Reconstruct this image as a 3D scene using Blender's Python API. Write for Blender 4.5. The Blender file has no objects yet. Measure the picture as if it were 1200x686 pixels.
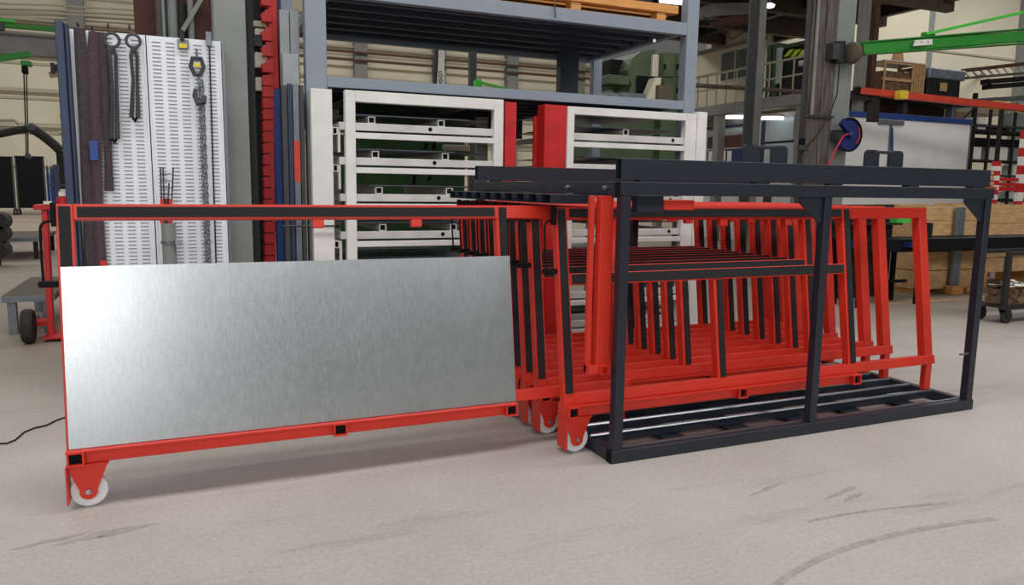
import bpy, bmesh, math, random
from mathutils import Vector, Matrix
random.seed(7)
scn = bpy.context.scene
COL = scn.collection

# ------------------------------------------------------------------ camera
F, YAW, PITCH, ROLL = 888.93, 0.41287, 0.13895, 0.01452
CAM = Vector((-2.248, -3.649, 1.6))
fw = Vector((math.sin(YAW)*math.cos(PITCH), math.cos(YAW)*math.cos(PITCH), -math.sin(PITCH)))
r0 = fw.cross(Vector((0, 0, 1))).normalized(); u0 = r0.cross(fw)
cr, sr = math.cos(ROLL), math.sin(ROLL)
RT = r0*cr + u0*sr; UP = u0*cr - r0*sr
cd = bpy.data.cameras.new('camera'); cam = bpy.data.objects.new('camera', cd); COL.objects.link(cam)
cd.sensor_fit = 'HORIZONTAL'; cd.sensor_width = 36.0; cd.lens = F/1200*36; cd.clip_end = 300; cd.clip_start = .05
cam.matrix_world = Matrix(((RT.x, UP.x, -fw.x, CAM.x), (RT.y, UP.y, -fw.y, CAM.y), (RT.z, UP.z, -fw.z, CAM.z), (0, 0, 0, 1)))
scn.camera = cam
scn.view_settings.view_transform = 'Standard'; scn.view_settings.look = 'None'
scn.view_settings.gamma = 1.0; scn.view_settings.use_curve_mapping = False
scn.view_settings.exposure = -0.1
# ------------------------------------------------------------------ light
wd = bpy.data.worlds.new('hall_light'); scn.world = wd; wd.use_nodes = True
wd.node_tree.nodes['Background'].inputs[0].default_value = (1.0, 0.99, 0.97, 1)
wd.node_tree.nodes['Background'].inputs[1].default_value = 0.11
def area(name, loc, rot, sx, sy, power, col=(1, 1, 1)):
    l = bpy.data.lights.new(name, 'AREA'); l.shape = 'RECTANGLE'; l.size = sx; l.size_y = sy; l.energy = power; l.color = col
    o = bpy.data.objects.new(name, l); COL.objects.link(o); o.location = loc; o.rotation_euler = rot
    return o
area('skylight_front', (0, -1.6, 10), (0, 0, 0), 24, 2.2, 1250)
area('skylight_middle', (0, 5.5, 10), (0, 0, 0), 24, 2.5, 200)
area('skylight_rear', (0, 16, 12), (0, 0, 0), 40, 3, 900)
area('skylight_far', (0, 30, 14), (0, 0, 0), 50, 3, 4200)
area('right_fill', (27, 14, 12), (0, 0, 0), 16, 3, 1100)  # added fill lamp that brightens the right hand wall
area('front_fill', (0, -14, 8), (math.radians(72), 0, 0), 30, 2.5, 1050)  # added fill lamp for the front faces, not a known window
area('daylight_gate', (-5.2, -13, 3.5), (math.radians(90), 0, 0), 2.6, 3.0, 260)

def W(px, py, Y):
    d = fw + RT*((px-600)/F) - UP*((py-343)/F); t = (Y-CAM.y)/d.y; return CAM + d*t
def WX(px, py, X):
    d = fw + RT*((px-600)/F) - UP*((py-343)/F); t = (X-CAM.x)/d.x; return CAM + d*t
def WZ(px, py, Z=0):
    d = fw + RT*((px-600)/F) - UP*((py-343)/F); t = (Z-CAM.z)/d.z; return CAM + d*t

# ------------------------------------------------------------------ materials
def lin(c):
    return tuple(((v/255)/12.92 if v/255 <= .04045 else ((v/255+.055)/1.055)**2.4) for v in c)
MATS = {}
def mat(name, rgb, rough=.5, metal=0., var=.12, scale=6., bump=0., bscale=60., coat=0., spec=.5, stretch=None):
    m = bpy.data.materials.new(name); m.use_nodes = True; nt = m.node_tree; b = nt.nodes['Principled BSDF']
    c = lin(rgb)
    b.inputs['Roughness'].default_value = rough; b.inputs['Metallic'].default_value = metal
    b.inputs['Specular IOR Level'].default_value = spec
    if coat: b.inputs['Coat Weight'].default_value = coat
    tc = nt.nodes.new('ShaderNodeTexCoord'); mp = nt.nodes.new('ShaderNodeMapping')
    nt.links.new(tc.outputs['Object'], mp.inputs[0])
    if stretch: mp.inputs['Scale'].default_value = stretch
    n = nt.nodes.new('ShaderNodeTexNoise'); n.inputs['Scale'].default_value = scale; n.inputs['Detail'].default_value = 5
    nt.links.new(mp.outputs[0], n.inputs['Vector'])
    r = nt.nodes.new('ShaderNodeValToRGB'); r.color_ramp.elements[0].position = .3; r.color_ramp.elements[1].position = .72
    r.color_ramp.elements[0].color = tuple(v*(1-var) for v in c)+(1,)
    r.color_ramp.elements[1].color = tuple(min(1, v*(1+var)) for v in c)+(1,)
    nt.links.new(n.outputs[0], r.inputs[0]); nt.links.new(r.outputs[0], b.inputs['Base Color'])
    if bump:
        n2 = nt.nodes.new('ShaderNodeTexNoise'); n2.inputs['Scale'].default_value = bscale; n2.inputs['Detail'].default_value = 4
        nt.links.new(mp.outputs[0], n2.inputs['Vector'])
        bp = nt.nodes.new('ShaderNodeBump'); bp.inputs['Strength'].default_value = bump; bp.inputs['Distance'].default_value = .01
        nt.links.new(n2.outputs[0], bp.inputs['Height']); nt.links.new(bp.outputs[0], b.inputs['Normal'])
    MATS[name] = m; return m
def emit(name, rgb, s):
    m = bpy.data.materials.new(name); m.use_nodes = True; b = m.node_tree.nodes['Principled BSDF']
    b.inputs['Base Color'].default_value = lin(rgb)+(1,); b.inputs['Emission Color'].default_value = lin(rgb)+(1,); b.inputs['Emission Strength'].default_value = s
    MATS[name] = m; return m
mat('red', (216, 52, 34), .42, var=.08, scale=3, bump=.03, bscale=40)
mat('deep_red', (196, 30, 30), .5, var=.15, scale=8)
mat('pad', (31, 29, 32), .85, var=.25, scale=160, bump=.4, bscale=220)
mat('navy', (31, 37, 48), .40, var=.10, scale=4, bump=.03, bscale=90)
mat('black', (12, 12, 13), .7, var=.2, spec=.2)
mat('profile_grey', (152, 156, 158), .45, var=.1, scale=5)
mat('wheel_white', (226, 228, 230), .4, var=.03, scale=20)
mat('zinc_bolt', (190, 195, 200), .3, metal=1., var=.1)
mat('rack_grey', (136, 146, 158), .5, var=.06, scale=4)
mat('rack_dark', (58, 66, 80), .5, var=.1, scale=4)
mat('white_paint', (230, 229, 224), .5, var=.08, scale=5)
mat('white_dirty', (206, 205, 198), .55, var=.15, scale=4)
mat('cream', (214, 205, 180), .8, var=.06, scale=.6)
mat('cream_dark', (176, 168, 146), .8, var=.1, scale=1.)
mat('column_grey', (132, 136, 132), .55, var=.1, scale=4, bump=.05)
mat('steel_dark', (62, 62, 64), .5, var=.2, scale=5)
mat('steel_mid', (120, 126, 132), .42, metal=.5, var=.15, scale=8)
mat('beam_grey', (128, 126, 122), .6, var=.15, scale=2)
mat('panel_white', (236, 240, 246), .45, var=.03, scale=4)
mat('slot_dark', (132, 134, 142), .6, var=.1)
mat('textile', (72, 62, 66), .95, var=.35, scale=70, bump=.5, bscale=200)
mat('textile_purple', (84, 66, 74), .95, var=.3, scale=70, bump=.5, bscale=200)
mat('blue', (36, 70, 140), .5, var=.12)
mat('blue_navy', (36, 52, 82), .45, var=.12)
mat('blue_deep', (28, 42, 104), .45, var=.15)
mat('yellow', (228, 200, 50), .55, var=.1)
mat('lime', (190, 220, 40), .55, var=.08)
mat('green', (40, 132, 40), .5, var=.12, scale=5)
mat('green_bright', (70, 190, 60), .5, var=.1)
mat('bed_green', (70, 112, 62), .55, var=.2, scale=3)
mat('machine_green', (72, 90, 60), .55, var=.2, scale=3)
mat('wood', (212, 150, 82), .7, var=.2, scale=5, stretch=(1, 8, 8), bump=.1)
mat('wood_pale', (200, 160, 112), .75, var=.25, scale=4, stretch=(1.2, 6, 6), bump=.1)
mat('wood_old', (94, 84, 70), .85, var=.3, scale=4, stretch=(1, 6, 6), bump=.2)
mat('wood_column', (92, 82, 76), .8, var=.55, scale=9, stretch=(3, 3, .25), bump=.3, bscale=20)
mat('rust', (84, 52, 42), .8, var=.3, scale=5)
mat('orange_red', (206, 66, 48), .5, var=.1)
mat('brown_scrap', (116, 88, 66), .9, var=.6, scale=14, bump=.8, bscale=30)
mat('glass_dark', (62, 72, 78), .12, var=.2, scale=1.5, spec=.8)
mat('glass_office', (176, 190, 192), .2, var=.08, scale=1.)
mat('paper', (232, 228, 218), .8, var=.05)
mat('cable', (26, 24, 24), .5, var=.1)
mat('rubber', (44, 42, 40), .8, var=.25, scale=20)
mat('red_hose', (190, 40, 50), .5)
mat('board', (238, 240, 236), .35, var=.05, scale=2)
mat('dark_sheet', (72, 76, 82), .35, metal=.6, var=.3, scale=3)
mat('shade_dark', (28, 27, 27), .7, var=.2)
emit('tube_light', (245, 250, 255), 3.5)
def galvanised():
    m = mat('galvanised', (186, 192, 194), .36, metal=.95, var=.05, scale=2.2)
    nt = m.node_tree; b = nt.nodes['Principled BSDF']
    tc = nt.nodes.new('ShaderNodeTexCoord')
    v = nt.nodes.new('ShaderNodeTexVoronoi'); v.inputs['Scale'].default_value = 70; nt.links.new(tc.outputs['Object'], v.inputs['Vector'])
    mpn = nt.nodes.new('ShaderNodeMapping'); mpn.inputs['Scale'].default_value = (30, 30, .8); nt.links.new(tc.outputs['Object'], mpn.inputs[0])
    n = nt.nodes.new('ShaderNodeTexNoise'); n.inputs['Scale'].default_value = 3; n.inputs['Detail'].default_value = 6; nt.links.new(mpn.outputs[0], n.inputs['Vector'])
    a = nt.nodes.new('ShaderNodeMath'); a.operation = 'MULTIPLY'; nt.links.new(v.outputs['Color'], a.inputs[0]); nt.links.new(n.outputs[0], a.inputs[1])
    mr = nt.nodes.new('ShaderNodeMapRange'); mr.inputs['To Min'].default_value = .30; mr.inputs['To Max'].default_value = .38; nt.links.new(a.outputs[0], mr.inputs[0])
    nt.links.new(mr.outputs[0], b.inputs['Roughness'])
    mc = nt.nodes.new('ShaderNodeMapRange'); mc.inputs['To Min'].default_value = .91; mc.inputs['To Max'].default_value = 1.09
    sp = nt.nodes.new('ShaderNodeTexNoise'); sp.inputs['Scale'].default_value = 130; sp.inputs['Detail'].default_value = 3
    ms = nt.nodes.new('ShaderNodeMapping'); ms.inputs['Scale'].default_value = (1, 1, .7); nt.links.new(tc.outputs['Object'], ms.inputs[0]); nt.links.new(ms.outputs[0], sp.inputs['Vector'])
    av = nt.nodes.new('ShaderNodeMath'); av.operation = 'ADD'; av.inputs[1].default_value = 0; nt.links.new(sp.outputs[0], av.inputs[0]); nt.links.new(n.outputs[0], av.inputs[1])
    mc.inputs['From Min'].default_value = .7; mc.inputs['From Max'].default_value = 1.3; nt.links.new(av.outputs[0], mc.inputs[0])
    mx = nt.nodes.new('ShaderNodeMix'); mx.data_type = 'RGBA'; mx.blend_type = 'MULTIPLY'; mx.inputs[0].default_value = 1
    src = b.inputs['Base Color'].links[0].from_socket; nt.links.new(src, mx.inputs[6]); nt.links.new(mc.outputs[0], mx.inputs[7]); nt.links.new(mx.outputs[2], b.inputs['Base Color'])
    bp = nt.nodes.new('ShaderNodeBump'); bp.inputs['Strength'].default_value = .015; bp.inputs['Distance'].default_value = .004
    nt.links.new(a.outputs[0], bp.inputs['Height']); nt.links.new(bp.outputs[0], b.inputs['Normal'])
galvanised()
def floor_mat():
    m = bpy.data.materials.new('concrete_floor'); m.use_nodes = True; nt = m.node_tree; b = nt.nodes['Principled BSDF']; MATS['floor'] = m
    tc = nt.nodes.new('ShaderNodeTexCoord')
    def noise(s, det=6, st=None, rough=.6):
        n = nt.nodes.new('ShaderNodeTexNoise'); n.inputs['Scale'].default_value = s; n.inputs['Detail'].default_value = det; n.inputs['Roughness'].default_value = rough
        mp = nt.nodes.new('ShaderNodeMapping'); nt.links.new(tc.outputs['Object'], mp.inputs[0])
        if st: mp.inputs['Scale'].default_value = st[:3]; mp.inputs['Rotation'].default_value = (0, 0, st[3])
        nt.links.new(mp.outputs[0], n.inputs['Vector']); return n
    def ramp(n, p0, c0, p1, c1):
        r = nt.nodes.new('ShaderNodeValToRGB'); e = r.color_ramp.elements
        e[0].position = p0; e[0].color = c0+(1,); e[1].position = p1; e[1].color = c1+(1,); nt.links.new(n.outputs[0], r.inputs[0]); return r
    base = ramp(noise(.55), .3, lin((172, 164, 156)), .7, lin((192, 184, 177)))
    fine = ramp(noise(45, 6), .3, (.84, .84, .84), .7, (1.08, 1.07, 1.06))
    streak = ramp(noise(1.1, 7, (.35, 3.2, 1, .18), .68), .28, (.74, .73, .71), .44, (1, 1, 1))
    spots = ramp(noise(7, 4), .22, (.62, .6, .58), .30, (1, 1, 1))
    cur = base
    for o in (fine, streak, spots):
        mx = nt.nodes.new('ShaderNodeMix'); mx.data_type = 'RGBA'; mx.blend_type = 'MULTIPLY'; mx.inputs[0].default_value = 1
        nt.links.new(cur.outputs[2] if cur is not base else cur.outputs[0], mx.inputs[6]); nt.links.new(o.outputs[0], mx.inputs[7]); cur = mx
    # brown tint growing towards the rear of the hall, broken up by noise
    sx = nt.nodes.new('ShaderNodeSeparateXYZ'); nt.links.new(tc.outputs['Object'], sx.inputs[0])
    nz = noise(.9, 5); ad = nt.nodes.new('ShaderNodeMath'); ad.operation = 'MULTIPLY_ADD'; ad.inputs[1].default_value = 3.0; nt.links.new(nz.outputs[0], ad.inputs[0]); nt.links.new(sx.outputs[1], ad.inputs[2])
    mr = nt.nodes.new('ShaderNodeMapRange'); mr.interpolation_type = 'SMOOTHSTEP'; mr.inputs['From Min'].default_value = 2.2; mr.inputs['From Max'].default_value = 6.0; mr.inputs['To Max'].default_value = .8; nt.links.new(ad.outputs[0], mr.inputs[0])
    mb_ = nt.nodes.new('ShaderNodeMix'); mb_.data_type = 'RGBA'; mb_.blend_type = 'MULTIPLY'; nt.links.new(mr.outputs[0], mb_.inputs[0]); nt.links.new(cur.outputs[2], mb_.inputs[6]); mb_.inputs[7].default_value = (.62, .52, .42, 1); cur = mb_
    nt.links.new(cur.outputs[2], b.inputs['Base Color']); b.inputs['Roughness'].default_value = .62; b.inputs['Specular IOR Level'].default_value = .35
    bp = nt.nodes.new('ShaderNodeBump'); bp.inputs['Strength'].default_value = .12; bp.inputs['Distance'].default_value = .01
    nt.links.new(noise(60).outputs[0], bp.inputs['Height']); nt.links.new(bp.outputs[0], b.inputs['Normal'])
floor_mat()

# ------------------------------------------------------------------ mesh helpers
class MB:
    def __init__(s): s.v = []; s.f = []; s.sm = False
    def add(s, vs, fs):
        k = len(s.v); s.v += [tuple(a) for a in vs]; s.f += [tuple(i+k for i in f) for f in fs]; return s
    def box(s, x0, x1, y0, y1, z0, z1):
        if x0 > x1: x0, x1 = x1, x0
        if y0 > y1: y0, y1 = y1, y0
        if z0 > z1: z0, z1 = z1, z0
        return s.add([(x0,y0,z0),(x1,y0,z0),(x1,y1,z0),(x0,y1,z0),(x0,y0,z1),(x1,y0,z1),(x1,y1,z1),(x0,y1,z1)],
                     [(3,2,1,0),(4,5,6,7),(0,1,5,4),(1,2,6,5),(2,3,7,6),(3,0,4,7)])
    def hollow(s, ax, a0, a1, b0, b1, c0, c1, w=.005):
        # rectangular tube along axis ax (0 x,1 y,2 z), open at both ends
        vs = []
        for a in (a0, a1):
            for (d) in (0, w):
                for b, c in ((b0+d, c0+d), (b1-d, c0+d), (b1-d, c1-d), (b0+d, c1-d)):
                    vs.append([(a, b, c), (c, a, b), (b, c, a)][ax])
        fs = []
        for i in range(4):
            j = (i+1) % 4
            fs += [(i, j, 8+j, 8+i), (4+j, 4+i, 12+i, 12+j), (j, i, 4+i, 4+j), (8+i, 8+j, 12+j, 12+i)]
        return s.add(vs, fs)
    def prism(s, pts, ax, a0, a1):
        # polygon extruded along ax; pts are the two other coords in cyclic order
        n = len(pts); mk = lambda a, b, c: [(a, b, c), (c, a, b), (b, c, a)][ax]
        vs = [mk(a0, b, c) for b, c in pts] + [mk(a1, b, c) for b, c in pts]
        return s.add(vs, [tuple(range(n-1, -1, -1)), tuple(range(n, 2*n))] + [(i, (i+1) % n, n+(i+1) % n, n+i) for i in range(n)])
    def tube(s, path, r, n=8, closed=False):
        path = [Vector(p) for p in path]; m = len(path); k = len(s.v); t0 = None; up = None
        for i, p in enumerate(path):
            if closed: t = (path[(i+1) % m]-path[i-1]).normalized()
            else: t = (path[min(i+1, m-1)]-path[max(i-1, 0)]).normalized()
            if up is None:
                up = t.orthogonal().normalized()
            else:
                up = (up - t*up.dot(t)); up = up.normalized() if up.length > 1e-6 else t.orthogonal().normalized()
            sd = t.cross(up); rr = r[i] if isinstance(r, (list, tuple)) else r
            for j in range(n):
                a = 2*math.pi*j/n; s.v.append(tuple(p + (up*math.cos(a)+sd*math.sin(a))*rr))
        for i in range(m if closed else m-1):
            i2 = (i+1) % m
            for j in range(n):
                j2 = (j+1) % n; s.f.append((k+i*n+j, k+i*n+j2, k+i2*n+j2, k+i2*n+j))
        if not closed:
            s.f.append(tuple(k+j for j in range(n-1, -1, -1))); s.f.append(tuple(k+(m-1)*n+j for j in range(n)))
        return s
    def cyl(s, p0, p1, r, n=16): return s.tube([p0, p1], r, n)
    def bar(s, p0, p1, w, h):
        # rectangular bar from p0 to p1: w sideways, h up
        p0 = Vector(p0); p1 = Vector(p1); t = (p1-p0).normalized(); sd = t.cross(Vector((0, 0, 1)))
        sd = Vector((1, 0, 0)) if sd.length < 1e-4 else sd.normalized(); up = sd.cross(t)
        vs = [p+sd*a*w/2+up*b*h/2 for p in (p0, p1) for a, b in ((-1,-1),(1,-1),(1,1),(-1,1))]
        return s.add(vs, [(3,2,1,0),(4,5,6,7),(0,1,5,4),(1,2,6,5),(2,3,7,6),(3,0,4,7)])
    def lathe(s, prof, c, ax=1, n=24):
        # prof: (radius, offset) list revolved about axis ax at centre c
        k = len(s.v); m = len(prof)
        for rr, o in prof:
            for j in range(n):
                a = 2*math.pi*j/n; e = [rr*math.cos(a), rr*math.sin(a)]
                p = [0, 0, 0]; p[ax] = o; p[(ax+1) % 3] = e[0]; p[(ax+2) % 3] = e[1]
                s.v.append((c[0]+p[0], c[1]+p[1], c[2]+p[2]))
        for i in range(m-1):
            for j in range(n):
                j2 = (j+1) % n; s.f.append((k+i*n+j, k+i*n+j2, k+(i+1)*n+j2, k+(i+1)*n+j))
        s.f.append(tuple(k+j for j in range(n-1, -1, -1))); s.f.append(tuple(k+(m-1)*n+j for j in range(n)))
        return s
    def xf(s, fn): s.v = [tuple(fn(Vector(v))) for v in s.v]; return s
    def build(s, name, m, parent=None, bevel=0., smooth=False):
        me = bpy.data.meshes.new(name); me.from_pydata(s.v, [], s.f)
        bm = bmesh.new(); bm.from_mesh(me); bmesh.ops.recalc_face_normals(bm, faces=bm.faces)
        if bevel:
            es = [e for e in bm.edges if len(e.link_faces) == 2 and e.calc_face_angle(0) > .5]
            bmesh.ops.bevel(bm, geom=es, offset=bevel, segments=1, affect='EDGES', clamp_overlap=True)
        bm.to_mesh(me); bm.free()
        me.materials.append(MATS[m])
        if smooth:
            for p in me.polygons: p.use_smooth = True
            me.set_sharp_from_angle(angle=math.radians(40))
        o = bpy.data.objects.new(name, me); COL.objects.link(o)
        if parent: o.parent = parent
        return o
def B(*a): return MB().box(*a)
KIDS = {}
def tag(o, label=None, cat=None, group=None, kind=None):
    if label: o['label'] = label
    if cat: o['category'] = cat
    if group: o['group'] = group
    if kind: o['kind'] = kind
    return o
def thing(name, label, cat, loc=(0, 0, 0), group=None):
    o = bpy.data.objects.new(name, None); COL.objects.link(o); o.location = loc; o.empty_display_size = .1
    return tag(o, label, cat, group)
def local(mb, t):
    l = t.location; mb.v = [(a-l[0], b-l[1], c-l[2]) for a, b, c in mb.v]; return mb
def part(t, name, mb, m, bevel=0., smooth=False, label=None):
    # mb is in world coordinates; t is a top-level thing
    o = local(mb, t).build(name, m, t, bevel, smooth)
    if label: o['label'] = label
    return o
def sub(t, p, name, mb, m, bevel=0., smooth=False):
    o = local(mb, t).build(name, m, p, bevel, smooth); return o
def copy_tree(o, parent=None):
    c = o.copy(); COL.objects.link(c); c.parent = parent
    for ch in list(o.children): copy_tree(ch, c)
    return c
def struct(name, mb, m, label=None, parent=None, bevel=0.):
    o = mb.build(name, m, parent, bevel)
    if parent is None: o['kind'] = 'structure'
    if label: o['label'] = label
    return o
def pb(px0, px1, py0, py1, Y, d):
    # world box whose front face (plane Y) covers the given picture rectangle, d deep behind it
    xm, ym = (px0+px1)/2, (py0+py1)/2
    return (W(px0, ym, Y).x, W(px1, ym, Y).x, Y, Y+d, W(xm, py1, Y).z, W(xm, py0, Y).z)
#SECTIONS
# ------------------------------------------------------------------ the hall shell
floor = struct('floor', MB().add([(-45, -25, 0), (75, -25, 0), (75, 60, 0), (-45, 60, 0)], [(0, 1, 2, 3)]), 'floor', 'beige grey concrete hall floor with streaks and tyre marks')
YF = 42.0
wall_back = struct('wall_back', B(-45, 24, YF, YF+.3, 0, 20), 'cream', 'far cream panelled hall wall')
wall_right = struct('wall_right', B(16, 70, 20, 20.3, 0, 16), 'cream', 'cream hall wall behind the right hand machines')
for i, x in enumerate([-31, -26.2, -21.4, -16.6, -11.8, -7, -2.2, 2.6, 7.4, 12.2, 17, 21.8]):
    struct('wall_column', B(x, x+.75, YF-.5, YF, 0, 20), 'beam_grey', parent=wall_back)
for z in (2.2, 3.9, 5.6, 7.3, 9.0, 10.7, 12.4, 14.1):
    struct('wall_panel_joint', B(-45, 24, YF-.06, YF, z, z+.12), 'cream_dark', parent=wall_back)
for i in range(8):
    struct('wall_rail', B(-45, 24, YF-.32, YF-.2, 4.3+i*1.7, 4.42+i*1.7), 'cream_dark', parent=wall_back)
for x in (20, 26.5, 33, 39.5, 46):
    struct('wall_column', B(x, x+.6, 19.6, 20, 0, 16), 'column_grey', parent=wall_right)
for z in (3.2, 5.4, 7.6):
    struct('wall_panel_joint', B(16, 70, 19.95, 20, z, z+.08), 'cream_dark', parent=wall_right)

# ------------------------------------------------------------------ navy cage
L, D, H, T = 3.12, 2.29, 1.636, .062
cage = thing('storage_cage', 'navy blue steel cage with three front posts holding the red frames', 'rack')
def beam(name, b, m='navy', bev=.003): return part(cage, name, B(*b), m, bev)
fb = beam('base_beam', (0, L, 0, T, 0, .077))
sub(cage, fb, 'end_cap', B(-.004, .0, .003, T-.003, .003, .074), 'black', 0)
part(cage, 'toothed_strip', B(.07, L-.07, .055, .068, .077, .083), 'zinc_bolt')
rb = beam('base_beam', (0, L, D-T, D, 0, .077))
beam('base_side_beam', (.002, T, T, D-T, 0, .074)); beam('base_side_beam', (L-T, L-.002, T, D-T, 0, .074))
for x in (.5, 1.02, 1.54, 2.06, 2.6):
    beam('cross_plate', (x, x+.16, T, D-T, .02, .036))
posts = [.012, 1.515, L-.075]
for x in posts:
    beam('post', (x, x+.06, .002, T, .077, H-.076))
    beam('post', (x, x+.06, D-T, D-.002, .077, H-.076))
tb = beam('top_beam', (0, L, 0, T, H-.076, H)); beam('top_beam', (0, L, D-T, D, H-.076, H))
sub(cage, tb, 'end_cap', B(-.004, 0, .003, T-.003, H-.073, H-.003), 'black')
beam('top_side_beam', (.002, T, T, D-T, H-.072, H)); beam('top_side_beam', (L-T, L-.002, T, D-T, H-.072, H))
for y0 in (.0, D-.075):
    part(cage, 'stacking_tube', MB().hollow(0, .0, 3.06, y0, y0+.065, H+.010, H+.128, .006), 'navy', .002)
    for x in (.12, .95, 1.55, 2.25, 2.9):
        part(cage, 'spacer', B(x, x+.10, y0+.005, y0+.06, H, H+.010), 'navy')
# gusset plates under the top beam
for x in posts[1:]:
    z1 = H-.076
    part(cage, 'gusset', MB().prism([(z1, x), (z1-.165, x), (z1-.165, x-.02), (z1-.04, x-.19), (z1, x-.19)], 1, .02, .03), 'navy')
# lifting handles on the front tube
for xc in (1.03, 2.03):
    h = part(cage, 'lifting_handle', MB().tube([(xc-.1, .033, H+.222), (xc+.1, .033, H+.222)], .011, 8), 'navy')
    for s in (-1, 1):
        pts = []
        for a in range(0, 91, 15):
            q = math.radians(a); pts.append((H+.205+.03*math.sin(q), .035+.03*math.cos(q)))
        for a in range(90, 181, 15):
            q = math.radians(a); pts.append((H+.205+.03*math.sin(q), -.035+.03*math.cos(q)))
        pts = [(H+.128, .065)]+pts+[(H+.128, -.065)]
        sub(cage, h, 'handle_plate', MB().prism([(z, xc+s*.11+x) for z, x in pts], 1, .027, .039), 'navy')
# bolts on the left top side beam
for y in (.16, .62):
    part(cage, 'bolt', MB().lathe([(.016, -.012), (.016, .0)], (.002, y, H-.035), 0, 6), 'zinc_bolt')
    part(cage, 'bolt', MB().lathe([(.009, -.024), (.009, -.010)], (.002, y, H-.035), 0, 10), 'zinc_bolt')
# pin on the right post
part(cage, 'locking_pin', MB().cyl((L-.16, .03, .425), (L-.05, .03, .425), .008, 8), 'steel_mid')
# hanging red stop bar between the cage front and the first frame
hb = part(cage, 'stop_bar', B(-.065, .02, .10, .16, .53, 1.555), 'red', .003, label='red stop bar hanging from the top frame')
sub(cage, hb, 'stop_bar_strip', B(-.115, -.085, .13, .16, .53, 1.555), 'red', .002)
sub(cage, hb, 'stop_bar_foot', MB().hollow(1, .07, .2, .525, .575, -.05, -.0, .006), 'red')
sub(cage, hb, 'stop_bar_foot', B(-.115, -.05, .09, .16, .525, .575), 'red', .002)
part(cage, 'stop_block', B(.385, .60, .13, .2, 1.475, 1.535), 'red', .003, label='red block under the top beam')
part(cage, 'stop_block_mount', B(.2, .385, .14, .2, 1.46, 1.56), 'navy', .003)

NF, Y0, DY, X0 = 10, .265, .188, -.18
PULL = 1; PULLX = -2.80
LEAN = .15; CL, SL = math.cos(math.atan(LEAN)), math.sin(math.atan(LEAN))
def lean_z(z): return (z-.30)*LEAN
for i in range(NF):
    y = Y0+i*DY+.01
    part(cage, 'floor_rail', MB().cyl((.01, y, .088), (3.0, y, .088), .012, 8), 'zinc_bolt', 0, True)
    part(cage, 'rail_flat', B(.02, 3.0, y-.02, y+.02, .04, .077), 'navy')
    yt = Y0+i*DY+lean_z(1.5)
    part(cage, 'top_guide', MB().hollow(0, -.245, .03, yt-.06, yt+.06, 1.503, 1.558, .005), 'navy', .002)
part(cage, 'guide_carrier', B(.004, .07, .07, D-.07, 1.545, 1.562), 'navy')

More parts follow.
